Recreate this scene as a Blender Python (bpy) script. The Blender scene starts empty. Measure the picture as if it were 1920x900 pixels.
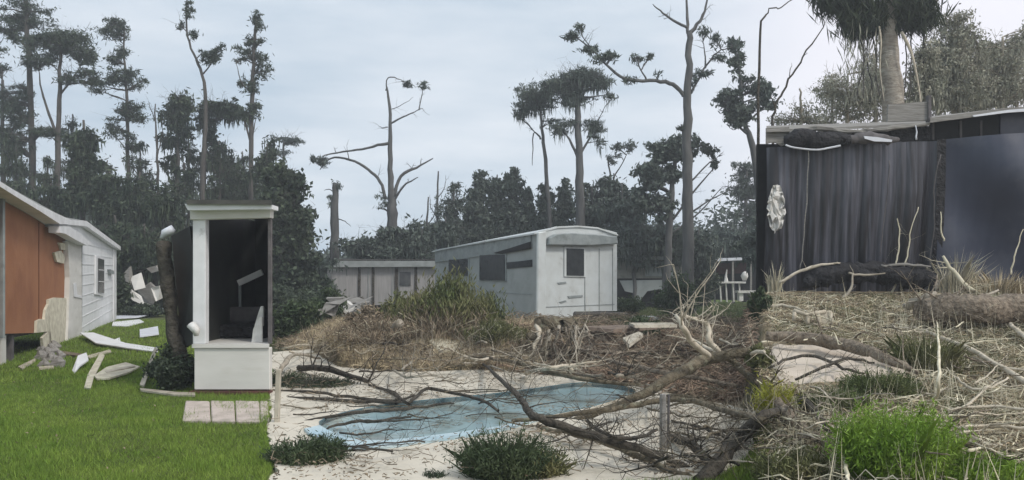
import bpy, math, random
import numpy as np
from mathutils import Vector
from mathutils.geometry import tessellate_polygon
R = math.radians
rng = np.random.default_rng(7)
random.seed(7)
sc = bpy.context.scene
col = sc.collection

# ------------------------------------------------------------ camera, sky, sun, exposure
F, HZ, CX, EYE = 1600.0, 515.0, 960.0, 1.6
cd = bpy.data.cameras.new('camera'); cam = bpy.data.objects.new('camera', cd); col.objects.link(cam)
cd.sensor_width = 36; cd.lens = 36 * F / 1920; cd.shift_y = (HZ - 450) / 1920
cd.clip_start = 0.05; cd.clip_end = 3000
cam.location = (0, 0, EYE); cam.rotation_euler = (R(90), 0, 0)
sc.camera = cam
SUN_EL, SUN_AZ = 46, 132          # azimuth clockwise from +Y: behind the camera and to the right
w = bpy.data.worlds.new('World'); sc.world = w; w.use_nodes = True
nt = w.node_tree; nt.nodes.clear()
def N(tree, kind, **kw):
    n = tree.nodes.new(kind)
    for k, v in kw.items(): setattr(n, k, v)
    return n
sky = N(nt, 'ShaderNodeTexSky', sky_type='NISHITA', sun_disc=False, sun_elevation=R(SUN_EL), sun_rotation=R(SUN_AZ),
        air_density=1.0, dust_density=3.0)
b1 = N(nt, 'ShaderNodeBackground'); b1.inputs[1].default_value = 0.06
nt.links.new(sky.outputs[0], b1.inputs[0])
b2 = N(nt, 'ShaderNodeBackground'); b2.inputs[1].default_value = 1.0
tc = N(nt, 'ShaderNodeTexCoord'); mp = N(nt, 'ShaderNodeMapping'); mp.inputs['Scale'].default_value = (1, 1, 4.5)
nz = N(nt, 'ShaderNodeTexNoise'); nz.inputs['Scale'].default_value = 2.2; nz.inputs['Detail'].default_value = 7; nz.inputs['Roughness'].default_value = .55
nt.links.new(tc.outputs['Generated'], mp.inputs[0]); nt.links.new(mp.outputs[0], nz.inputs[0])
cr = N(nt, 'ShaderNodeValToRGB')
cr.color_ramp.elements[0].position = .36; cr.color_ramp.elements[0].color = (.44, .54, .64, 1)
cr.color_ramp.elements[1].position = .66; cr.color_ramp.elements[1].color = (.72, .77, .83, 1)
nt.links.new(nz.outputs[0], cr.inputs[0])
sx = N(nt, 'ShaderNodeSeparateXYZ'); nt.links.new(tc.outputs['Generated'], sx.inputs[0])
mr = N(nt, 'ShaderNodeMapRange'); mr.interpolation_type = 'SMOOTHSTEP'
mr.inputs[1].default_value = .14; mr.inputs[2].default_value = .38; nt.links.new(sx.outputs[0], mr.inputs[0])
mx = N(nt, 'ShaderNodeMixRGB'); mx.inputs[2].default_value = (.88, .87, .93, 1)   # thinner, paler cloud to the east
nt.links.new(mr.outputs[0], mx.inputs[0]); nt.links.new(cr.outputs[0], mx.inputs[1])
nt.links.new(mx.outputs[0], b2.inputs[0])
ms = N(nt, 'ShaderNodeMixShader'); ms.inputs[0].default_value = .88
nt.links.new(b1.outputs[0], ms.inputs[1]); nt.links.new(b2.outputs[0], ms.inputs[2])
wo = N(nt, 'ShaderNodeOutputWorld'); nt.links.new(ms.outputs[0], wo.inputs[0])
sl = bpy.data.lights.new('sun', 'SUN'); sl.energy = 1.5; sl.angle = R(10); sl.color = (1, .95, .88)
so = bpy.data.objects.new('sun', sl); col.objects.link(so)
sdir = Vector((math.sin(R(SUN_AZ)) * math.cos(R(SUN_EL)), math.cos(R(SUN_AZ)) * math.cos(R(SUN_EL)), math.sin(R(SUN_EL))))
so.rotation_euler = sdir.to_track_quat('Z', 'Y').to_euler(); so.location = sdir * 60
sc.view_settings.view_transform = 'Standard'; sc.view_settings.look = 'None'
sc.view_settings.exposure = 0.42; sc.view_settings.gamma = 1.0; sc.view_settings.use_curve_mapping = False
sc.cycles.max_bounces = 6; sc.cycles.diffuse_bounces = 2; sc.cycles.glossy_bounces = 2; sc.cycles.transparent_max_bounces = 8

# ------------------------------------------------------------ placing
def ss(a, b, x):
    t = np.clip((x - a) / (b - a), 0, 1); return t * t * (3 - 2 * t)
def wob(x, y, s):
    return (np.sin(x * 1.7 * s + 1.3) * np.cos(y * 1.3 * s + .4) + .5 * np.sin(x * 3.9 * s + y * 2.7 * s) + .3 * np.sin(y * 7.1 * s - x * 5.3 * s + 2)) / 1.8
POOL_PX = [(598, 797), (680, 771), (790, 756), (900, 746), (1010, 732), (1090, 722), (1165, 728), (1192, 739), (1160, 752), (1100, 770), (1020, 786), (940, 806), (830, 822), (720, 834), (650, 828)]
DECK_PX = [(512, 662), (585, 656), (640, 690), (760, 700), (900, 695), (1080, 710), (1180, 724), (1250, 738), (1340, 757), (1425, 775), (1432, 850), (1330, 905), (1150, 915), (900, 940), (508, 940), (502, 905), (514, 868), (504, 835), (499, 800), (509, 765), (503, 735), (513, 705), (506, 684)]
def flat(px, py, z=0.):
    d = (EYE - z) * F / (py - HZ); return ((px - CX) / F * d, d)
POOL = [flat(*p) for p in POOL_PX]; DECK = [flat(*p) for p in DECK_PX]
def inside(poly, x, y):
    x = np.asarray(x, float); y = np.asarray(y, float); r = np.zeros(x.shape, bool); n = len(poly)
    for i in range(n):
        x0, y0 = poly[i]; x1, y1 = poly[(i + 1) % n]
        c = ((y0 > y) != (y1 > y)) & (x < (x1 - x0) * (y - y0) / ((y1 - y0) if y1 != y0 else 1e-9) + x0); r ^= c
    return r
PCX = sum(p[0] for p in POOL) / len(POOL); PCY = sum(p[1] for p in POOL) / len(POOL)
POOL_BIG = [(PCX + (x - PCX) * 1.06, PCY + (y - PCY) * 1.16) for x, y in POOL]
POOL_HUGE = [(PCX + (x - PCX) * 1.12, PCY + (y - PCY) * 1.45) for x, y in POOL]
def height(x, y):
    x = np.asarray(x, float); y = np.asarray(y, float)
    yy = np.maximum(y, .5); u = x / yy
    bank = ss(.264, .299, u) * ss(.5, 3, x)
    prof = np.interp(y, [0, 4, 6, 17, 24, 34], [0, 0, .12, 1.30, 1.25, 0])
    h = bank * (prof + .07 * wob(x, y, 1.1) * ss(6, 9, y) * (1 - ss(15, 16.5, y)))
    mid = ss(-.265, -.2, u) * (1 - ss(.255, .29, u)) * ss(14.2, 15.5, y) * (1 - ss(22, 26, y))
    h = h + mid * (.30 + .20 * wob(x, y, 1.3))
    left = (1 - ss(-.3, -.27, u))
    h = h + left * .015 * wob(x, y, 1.5)
    h = np.where(inside(DECK, x, y) & (y < 19), np.minimum(h, -.03), h)
    h = np.where(inside(POOL_HUGE, x, y), -1.1, h)
    return h
def ray(px, py, d):
    return Vector(((px - CX) / F * d, d, EYE - (py - HZ) / F * d))
W = ray
def G(px, py, e=0.):
    """the point e metres above the ground seen at a pixel"""
    ds = np.arange(4, 90, .03)
    z = EYE - (py - HZ) / F * ds
    hh = height((px - CX) / F * ds, ds); hh = np.where(hh < -.5, 0, hh)
    k = np.nonzero(z <= hh + e)[0]
    d = float(ds[k[0]]) if len(k) else 90.
    return ray(px, py, d)
def hz(x, y):
    v = float(height(x, y)); return 0. if v < -.5 else v

# ------------------------------------------------------------ materials
M = {}
def lin(c):
    return tuple(c) + (1,) if len(c) == 3 else c
def mat(name, c1, c2=None, rough=.8, scale=6., bump=.0, bscale=None, metal=0, stretch=(1, 1, 1), detail=6, lo=.35, hi=.65, c3=None, s3=1.2, lo3=.55, hi3=.75, island=0., trans=0., spec=.3, coords='Object', alpha=None, bdist=.02):
    m = bpy.data.materials.new(name); m.use_nodes = True; t = m.node_tree; t.nodes.clear()
    out = N(t, 'ShaderNodeOutputMaterial'); p = N(t, 'ShaderNodeBsdfPrincipled')
    p.inputs['Roughness'].default_value = rough; p.inputs['Metallic'].default_value = metal
    p.inputs['Specular IOR Level'].default_value = spec
    c2 = c2 or tuple(min(1, v * .75) for v in c1)
    tcn = N(t, 'ShaderNodeTexCoord'); mpn = N(t, 'ShaderNodeMapping'); mpn.inputs['Scale'].default_value = stretch
    t.links.new(tcn.outputs[coords], mpn.inputs[0])
    n1 = N(t, 'ShaderNodeTexNoise'); n1.inputs['Scale'].default_value = scale; n1.inputs['Detail'].default_value = detail
    t.links.new(mpn.outputs[0], n1.inputs[0])
    r1 = N(t, 'ShaderNodeMapRange'); r1.inputs[1].default_value = lo; r1.inputs[2].default_value = hi
    t.links.new(n1.outputs[0], r1.inputs[0])
    m1 = N(t, 'ShaderNodeMixRGB'); m1.inputs[1].default_value = lin(c1); m1.inputs[2].default_value = lin(c2)
    t.links.new(r1.outputs[0], m1.inputs[0]); last = m1.outputs[0]
    if c3:
        n3 = N(t, 'ShaderNodeTexNoise'); n3.inputs['Scale'].default_value = s3; n3.inputs['Detail'].default_value = 7; n3.inputs['Roughness'].default_value = .62
        t.links.new(mpn.outputs[0], n3.inputs[0])
        r3 = N(t, 'ShaderNodeMapRange'); r3.inputs[1].default_value = lo3; r3.inputs[2].default_value = hi3; t.links.new(n3.outputs[0], r3.inputs[0])
        m3 = N(t, 'ShaderNodeMixRGB'); m3.inputs[2].default_value = lin(c3); t.links.new(r3.outputs[0], m3.inputs[0]); t.links.new(last, m3.inputs[1]); last = m3.outputs[0]
    if island:
        g = N(t, 'ShaderNodeNewGeometry'); ri = N(t, 'ShaderNodeMapRange'); ri.inputs[3].default_value = 1 - island; ri.inputs[4].default_value = 1 + island
        t.links.new(g.outputs['Random Per Island'], ri.inputs[0])
        hs = N(t, 'ShaderNodeHueSaturation'); t.links.new(ri.outputs[0], hs.inputs['Value']); t.links.new(last, hs.inputs['Color']); last = hs.outputs[0]
    t.links.new(last, p.inputs['Base Color'])
    if bump:
        nb = N(t, 'ShaderNodeTexNoise'); nb.inputs['Scale'].default_value = bscale or scale * 3; nb.inputs['Detail'].default_value = 8
        t.links.new(mpn.outputs[0], nb.inputs[0])
        bp = N(t, 'ShaderNodeBump'); bp.inputs['Strength'].default_value = bump; bp.inputs['Distance'].default_value = bdist
        t.links.new(nb.outputs[0], bp.inputs['Height']); t.links.new(bp.outputs[0], p.inputs['Normal'])
    sh = p.outputs[0]
    if trans:
        tr = N(t, 'ShaderNodeBsdfTranslucent'); t.links.new(last, tr.inputs[0])
        mm = N(t, 'ShaderNodeMixShader'); mm.inputs[0].default_value = trans
        t.links.new(sh, mm.inputs[1]); t.links.new(tr.outputs[0], mm.inputs[2]); sh = mm.outputs[0]
    t.links.new(sh, out.inputs[0]); M[name] = m
    return m
mat('pine', (.042, .062, .042), (.075, .098, .058), scale=.9, island=.45, trans=.2, rough=.7)
mat('pine_grey', (.075, .10, .085), (.125, .15, .12), scale=.7, island=.4, trans=.2, rough=.7)  # pine colour greyed to carry the haze over the centre trees
mat('dark_leaf', (.038, .058, .036), (.078, .10, .058), scale=.8, island=.5, trans=.2, rough=.6)
mat('mid_leaf', (.045, .075, .035), (.085, .11, .05), scale=.9, island=.45, trans=.25, rough=.65)
mat('olive_leaf', (.10, .125, .045), (.20, .19, .09), scale=1.4, island=.5, trans=.25, rough=.7)
mat('grey_leaf', (.25, .26, .20), (.40, .39, .31), scale=1.2, island=.5, trans=.2, rough=.8)  # paled: mist over the right-hand trees is put into the leaf colour
mat('bright_leaf', (.15, .27, .03), (.26, .38, .06), scale=2., island=.4, trans=.35, rough=.6)
mat('yellow_leaf', (.38, .36, .05), (.24, .28, .05), scale=3., island=.4, trans=.3)
mat('palm_leaf', (.022, .035, .018), (.05, .065, .03), scale=2., island=.5, trans=.15, rough=.6)
mat('moss', (.16, .17, .13), (.26, .26, .2), scale=1.5, island=.4, rough=.9)
mat('bark', (.11, .10, .088), (.06, .055, .05), scale=5, stretch=(1, 1, .25), bump=.6, bscale=14, rough=.95)
mat('grey_bark', (.13, .13, .125), (.075, .075, .075), scale=5, stretch=(1, 1, .25), bump=.6, bscale=14, rough=.95)  # bark greyed: haze over the centre trees put into the colour
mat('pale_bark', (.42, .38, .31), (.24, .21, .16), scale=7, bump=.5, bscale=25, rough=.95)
mat('bleached', (.62, .56, .45), (.42, .37, .28), scale=9, bump=.4, bscale=30, rough=.9)
mat('fallen_bark', (.19, .16, .11), (.09, .075, .05), scale=9, bump=1., bscale=18, bdist=.06, rough=.95, c3=(.28, .28, .20), s3=6)
mat('log_bark', (.30, .25, .19), (.12, .095, .07), scale=14, bump=1., bscale=16, bdist=.08, rough=.95, c3=(.46, .40, .32), s3=7)
mat('palm_bark', (.40, .36, .30), (.26, .23, .19), scale=6, stretch=(1, 1, 3), bump=.8, bscale=14, bdist=.04, rough=.95, c3=(.52, .49, .43), s3=2)
mat('dark_bark', (.045, .04, .033), (.10, .088, .07), scale=12, bump=1., bdist=.05, bscale=20, rough=.95)
mat('white_siding', (.80, .82, .83), (.72, .74, .75), scale=2.5, rough=.55, bump=.15, c3=(.50, .50, .48), s3=3, lo3=.62, hi3=.8)
mat('white_trim', (.78, .79, .80), (.66, .67, .67), scale=3, rough=.5, bump=.1, c3=(.42, .41, .38), s3=4, lo3=.62, hi3=.78)
mat('porch_white', (.68, .67, .63), (.60, .59, .55), scale=1.5, rough=.6, bump=.15, stretch=(.6, 1, 3), c3=(.50, .48, .42), s3=2.5, lo3=.55, hi3=.85)
mat('orange_wall', (.34, .155, .075), (.29, .125, .058), scale=1.4, rough=.85, bump=.25, bscale=18, c3=(.22, .085, .042), s3=1.1, lo3=.5, hi3=.8)
mat('seam', (.16, .06, .03), rough=.9)
mat('insulation', (.66, .63, .50), (.48, .44, .34), scale=8, rough=.95, bump=.5)
mat('roofing', (.42, .43, .43), (.32, .33, .33), scale=4, rough=.8, bump=.3)
mat('dark_roofing', (.06, .06, .055), (.10, .10, .09), scale=5, rough=.9, bump=.4)
mat('void', (.012, .012, .012), (.02, .02, .02), rough=.9)  # near black: paints the shade in hollows, gaps and openings
mat('glass', (.02, .023, .026), (.035, .04, .042), rough=.2, spec=.2, scale=6)
mat('window_glass', (.06, .065, .07), (.12, .12, .12), rough=.15, spec=.4, scale=4)
mat('screen', (.022, .023, .022), (.04, .042, .038), rough=.5, scale=1.5, c3=(.07, .075, .065), s3=1.1, lo3=.5, hi3=.8)
mat('maroon', (.12, .045, .04), (.08, .035, .03), scale=6, rough=.8, bump=.3)
mat('paver', (.52, .45, .40), (.42, .36, .31), scale=8, rough=.9, bump=.3, island=.1, c3=(.3, .27, .22), s3=4)
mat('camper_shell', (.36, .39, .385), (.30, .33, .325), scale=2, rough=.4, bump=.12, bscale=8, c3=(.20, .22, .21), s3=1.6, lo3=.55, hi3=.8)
mat('camper_pale', (.60, .64, .64), (.53, .56, .55), scale=3, rough=.4, c3=(.36, .37, .35), s3=3, lo3=.6, hi3=.8)  # paler copy of the shell colour: the sunlit front is painted brighter
mat('camper_grey', (.30, .33, .33), (.22, .25, .25), scale=4, rough=.6, bump=.3, c3=(.15, .17, .16), s3=3)
mat('home_panel', (.42, .40, .39), (.34, .33, .32), scale=2, rough=.6, stretch=(9, 9, .6), bump=.3, c3=(.22, .21, .2), s3=1.5)
mat('home_trim', (.36, .38, .37), (.27, .29, .28), scale=3, rough=.6)
mat('old_panel', (.24, .24, .21), (.17, .17, .15), scale=4, rough=.8, c3=(.12, .12, .11), s3=3)
mat('tarp', (.026, .027, .036), (.10, .105, .13), scale=2.0, rough=.36, spec=.5, stretch=(5, 1, .35), bump=.4, bscale=5, c3=(.009, .009, .012), s3=.9, lo3=.47, hi3=.62)  # pale upright streaks paint the light on the folds
mat('navy_sheet', (.014, .021, .044), (.030, .040, .070), scale=1.3, rough=.34, spec=.5, bump=.2, bscale=2.5, c3=(.075, .085, .11), s3=.7, lo3=.5, hi3=.75)
mat('black_plastic', (.012, .012, .014), (.035, .034, .036), scale=6, rough=.7, spec=.25, bump=1., bscale=12, bdist=.08)
mat('weathered', (.30, .29, .27), (.20, .19, .17), scale=5, rough=.9, stretch=(.5, 3, 6), bump=.5, c3=(.14, .13, .12), s3=3)
mat('weathered_dark', (.085, .08, .08), (.14, .13, .13), scale=6, rough=.85, bump=.6, bscale=14)
mat('white_metal', (.74, .77, .82), (.62, .64, .68), scale=4, rough=.4)
mat('white_plastic', (.72, .71, .68), (.55, .54, .5), scale=9, rough=.6, bump=.3)
mat('plank', (.52, .48, .39), (.38, .34, .27), scale=6, stretch=(1, 1, 1), rough=.85, bump=.4, c3=(.26, .23, .17), s3=4)
mat('brown_plank', (.22, .17, .13), (.13, .10, .08), scale=7, rough=.9, bump=.4)
mat('straw', (.60, .51, .35), (.36, .29, .18), scale=3, island=.5, rough=.9)
mat('pale_twig', (.72, .67, .52), (.50, .46, .32), scale=3, island=.4, rough=.9)
mat('red_litter', (.34, .25, .18), (.20, .14, .10), scale=2, island=.5, rough=.9)
mat('brown_litter', (.16, .13, .09), (.30, .24, .17), scale=2, island=.5, rough=.9)
mat('grass', (.15, .25, .035), (.25, .34, .065), scale=1.3, island=.5, trans=.3, rough=.7)
mat('dull_grass', (.075, .11, .035), (.15, .17, .07), scale=1.2, island=.5, trans=.25, rough=.8)
mat('concrete', (.66, .61, .51), (.56, .52, .43), scale=1.4, rough=.9, bump=.3, bscale=30, c3=(.27, .24, .18), s3=2.3, lo3=.54, hi3=.72)  # dark blotches put both stains and deck shadows into the colour
mat('coping', (.50, .60, .62), (.38, .52, .58), scale=2.5, rough=.6, bump=.2, c3=(.28, .36, .37), s3=3, lo3=.55, hi3=.75)
mat('pool_shell', (.16, .30, .36), (.10, .20, .24), scale=2, rough=.6)
mat('water', (.30, .44, .47), (.38, .52, .54), scale=1., rough=.14, spec=.5, bump=.10, bscale=5, c3=(.17, .20, .17), s3=1.0, lo3=.48, hi3=.62)
mat('sand', (.60, .53, .44), (.50, .43, .35), scale=3, rough=.95, bump=.3, bscale=30, c3=(.34, .30, .23), s3=3, lo3=.55, hi3=.75)
mat('mud', (.07, .085, .05), (.12, .13, .085), scale=5, rough=.9, bump=.5, c3=(.04, .05, .035), s3=3)
mat('hill', (.07, .085, .07), (.05, .06, .05), scale=.1, rough=1)

# ------------------------------------------------------------ mesh helpers
class MB:
    def __init__(s): s.v = []; s.f = []
    def add(s, vs, fs):
        b = len(s.v); s.v += [tuple(p) for p in vs]; s.f += [tuple(b + i for i in f) for f in fs]; return s
    def box(s, a, b, rot=0., c=None, tilt=None):
        a, b = [min(a[i], b[i]) for i in range(3)], [max(a[i], b[i]) for i in range(3)]
        vs = [Vector((x, y, z)) for x in (a[0], b[0]) for y in (a[1], b[1]) for z in (a[2], b[2])]
        return s.add(vs, [(0, 1, 3, 2), (4, 6, 7, 5), (0, 4, 5, 1), (2, 3, 7, 6), (0, 2, 6, 4), (1, 5, 7, 3)])
    def slab(s, pts, n):
        """closed prism: planar outline pts pushed along vector n"""
        pts = [Vector(p) for p in pts]; n = Vector(n); k = len(pts)
        vs = pts + [p + n for p in pts]
        fs = [tuple(range(k))[::-1], tuple(range(k, 2 * k))] + [(i, (i + 1) % k, k + (i + 1) % k, k + i) for i in range(k)]
        return s.add(vs, fs)
    def bar(s, p, q, w, t, up=(0, 0, 1)):
        p, q = Vector(p), Vector(q); d = (q - p).normalized(); side = d.cross(Vector(up))
        if side.length < 1e-3: side = Vector((1, 0, 0))
        side.normalize(); u = side.cross(d)
        vs = [e + side * a * w / 2 + u * b * t / 2 for e in (p, q) for a, b in ((-1, -1), (1, -1), (1, 1), (-1, 1))]
        return s.add(vs, [(3, 2, 1, 0), (4, 5, 6, 7), (0, 1, 5, 4), (1, 2, 6, 5), (2, 3, 7, 6), (3, 0, 4, 7)])
    def tube(s, pts, rad, n=6, jit=0.):
        pts = [Vector(p) for p in pts]
        if len(pts) < 2: return s
        b = len(s.v); k = len(pts); ref = Vector((.3, .9, .2)).normalized()
        for i, p in enumerate(pts):
            d = (pts[min(i + 1, k - 1)] - pts[max(i - 1, 0)])
            d = d.normalized() if d.length > 1e-6 else Vector((0, 0, 1))
            a = d.cross(ref)
            if a.length < .1: a = d.cross(Vector((1, 0, 0)))
            a.normalize(); c = d.cross(a)
            r = rad[i] if hasattr(rad, '__len__') else rad
            for j in range(n):
                t = 2 * math.pi * j / n; rr = r * (1 + jit * random.uniform(-1, 1))
                s.v.append(tuple(p + (a * math.cos(t) + c * math.sin(t)) * rr))
        for i in range(k - 1):
            for j in range(n):
                s.f.append((b + i * n + j, b + i * n + (j + 1) % n, b + (i + 1) * n + (j + 1) % n, b + (i + 1) * n + j))
        s.f.append(tuple(b + j for j in range(n))[::-1]); s.f.append(tuple(b + (k - 1) * n + j for j in range(n)))
        return s
    def build(s, name, m, parent=None, origin=None, smooth=False, bevel=0.):
        v = np.array(s.v, float)
        if origin is None:
            origin = Vector((0, 0, 0)) if parent is not None else Vector((float(v[:, 0].mean()), float(v[:, 1].mean()), float(v[:, 2].min())))
        pw = Vector(parent['_o']) if parent is not None and '_o' in parent else Vector((0, 0, 0))
        if parent is not None: base = pw
        else: base = origin
        me = bpy.data.meshes.new(name); me.from_pydata([tuple(p) for p in (v - np.array(base))], [], s.f); me.update()
        return link(name, me, m, parent, base, smooth, bevel)
def link(name, me, m, parent, base, smooth=False, bevel=0.):
    o = bpy.data.objects.new(name, me); col.objects.link(o)
    me.materials.append(M[m] if isinstance(m, str) else m)
    if parent is not None: o.parent = parent
    else: o.location = base
    o['_o'] = list(base)
    if smooth: me.polygons.foreach_set('use_smooth', [True] * len(me.polygons))
    if bevel:
        b = o.modifiers.new('edge', 'BEVEL'); b.width = bevel; b.segments = 1; b.limit_method = 'ANGLE'
    return o
def quads_obj(name, V, nper, m, parent=None, base=None):
    """V: (count*nper, 3); every nper verts form one face"""
    V = np.asarray(V, float); cnt = len(V) // nper
    if parent is not None: base = Vector(parent['_o'])
    elif base is None: base = Vector((float(V[:, 0].mean()), float(V[:, 1].mean()), float(V[:, 2].min())))
    me = bpy.data.meshes.new(name); me.vertices.add(len(V)); me.vertices.foreach_set('co', (V - np.array(base)).astype(np.float32).ravel())
    me.loops.add(len(V)); me.loops.foreach_set('vertex_index', np.arange(len(V), dtype=np.int32))
    me.polygons.add(cnt); me.polygons.foreach_set('loop_start', np.arange(0, len(V), nper, dtype=np.int32))
    me.polygons.foreach_set('loop_total', np.full(cnt, nper, dtype=np.int32)); me.update(calc_edges=True)
    return link(name, me, m, parent, base)
def tag(o, label=None, cat=None, group=None, kind=None):
    if label: o['label'] = label
    if cat: o['category'] = cat
    if group: o['group'] = group
    if kind: o['kind'] = kind
    return o
def thing(name, loc, label, cat, group=None):
    o = bpy.data.objects.new(name, None); col.objects.link(o); o.location = loc; o['_o'] = list(loc); o.empty_display_size = .3
    return tag(o, label, cat, group)
def unit(n):
    v = rng.normal(size=(n, 3)); return v / np.linalg.norm(v, axis=1, keepdims=True)
def leaves(C, L, wd, bias=(0, 0, 0), curl=0.):
    """diamond leaf faces at centres C"""
    n = len(C); d = unit(n) + np.array(bias); d /= np.linalg.norm(d, axis=1, keepdims=True)
    s = np.cross(d, unit(n)); s /= np.maximum(np.linalg.norm(s, axis=1, keepdims=True), 1e-6)
    l = (L * rng.uniform(.6, 1.3, n))[:, None]; ww = (wd * rng.uniform(.7, 1.3, n))[:, None]
    return np.stack([C - d * l / 2, C + s * ww / 2 - d * l * .05, C + d * l / 2, C - s * ww / 2 - d * l * .05], 1).reshape(-1, 3)
def ground_tris(n, xs, ys, L, wd, lean=.35):
    """upright blades on the ground at xs, ys"""
    z = height(xs, ys); B = np.stack([xs, ys, z], 1)
    a = rng.uniform(0, 2 * np.pi, n); s = np.stack([np.cos(a), np.sin(a), 0 * a], 1)
    d = np.stack([rng.normal(0, lean, n), rng.normal(0, lean, n), np.ones(n)], 1)
    l = (L * rng.uniform(.5, 1.3, n))[:, None]; ww = (wd * rng.uniform(.6, 1.3, n))[:, None]
    return np.stack([B - s * ww / 2, B + s * ww / 2, B + d * l], 1).reshape(-1, 3)
def sticks(C, L, r, zdir=.25, arc=.15, ang=None):
    """thin bent sticks (3 sides, 2 segments) centred at C -> quads"""
    n = len(C); a = rng.uniform(0, 2 * np.pi, n) if ang is None else ang
    d = np.stack([np.cos(a), np.sin(a), rng.normal(0, zdir, n)], 1); d /= np.linalg.norm(d, axis=1, keepdims=True)
    l = (L * rng.uniform(.4, 1.5, n))[:, None]; rr = (r * rng.uniform(.5, 1.4, n))[:, None]
    s = np.cross(d, np.array([0.1, .2, 1.])); s /= np.linalg.norm(s, axis=1, keepdims=True); u = np.cross(s, d)
    bend = (s * rng.normal(0, arc, (n, 1)) + u * rng.normal(0, arc, (n, 1))) * l
    P = [C - d * l / 2, C + bend, C + d * l / 2]; R_ = [rr, rr * .85, rr * .35]; out = []
    ring = [[P[i] + (s * math.cos(t) + u * math.sin(t)) * R_[i] for t in (0, 2.094, 4.189)] for i in range(3)]
    for i in range(2):
        for j in range(3):
            out.append(np.stack([ring[i][j], ring[i][(j + 1) % 3], ring[i + 1][(j + 1) % 3], ring[i + 1][j]], 1))
    return np.concatenate([o.reshape(n, 1, 4, 3) for o in out], 1).reshape(-1, 3)
def smooth_path(pts, k=4, jit=0.):
    pts = [Vector(p) for p in pts]; out = []
    for i in range(len(pts) - 1):
        p0, p1, p2, p3 = pts[max(i - 1, 0)], pts[i], pts[i + 1], pts[min(i + 2, len(pts) - 1)]
        for j in range(k):
            t = j / k
            q = .5 * ((2 * p1) + (p2 - p0) * t + (2 * p0 - 5 * p1 + 4 * p2 - p3) * t * t + (3 * p1 - p0 - 3 * p2 + p3) * t ** 3)
            if jit: q = q + Vector([random.gauss(0, jit) for _ in range(3)])
            out.append(q)
    out.append(pts[-1]); return out
def lerp_r(rs, n):
    return list(np.interp(np.linspace(0, 1, n), np.linspace(0, 1, len(rs)), rs))
def twigs(mb, path, r0, n, L, depth=1, up=.3, n_side=4, spread=1.):
    """side twigs growing off a path"""
    k = len(path)
    for _ in range(n):
        i = random.randint(max(1, k // 6), k - 1); p = path[i]; d = (path[i] - path[i - 1]).normalized()
        side = Vector((random.gauss(0, 1), random.gauss(0, 1), random.gauss(0, .6) + up)).normalized()
        v = (d * .7 + side * spread).normalized(); l = L * random.uniform(.4, 1.2); q = [p]; c = p.copy()
        for _s in range(4):
            v = (v + Vector([random.gauss(0, .17) for _ in range(3)])).normalized(); c = c + v * l / 4; q.append(c.copy())
        r = r0 * random.uniform(.5, 1)
        mb.tube(q, lerp_r([r, r * .25], 5), n_side)
        if depth > 0: twigs(mb, q, r * .55, 3, l * .55, depth - 1, up, 3, spread)
    return mb

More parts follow.
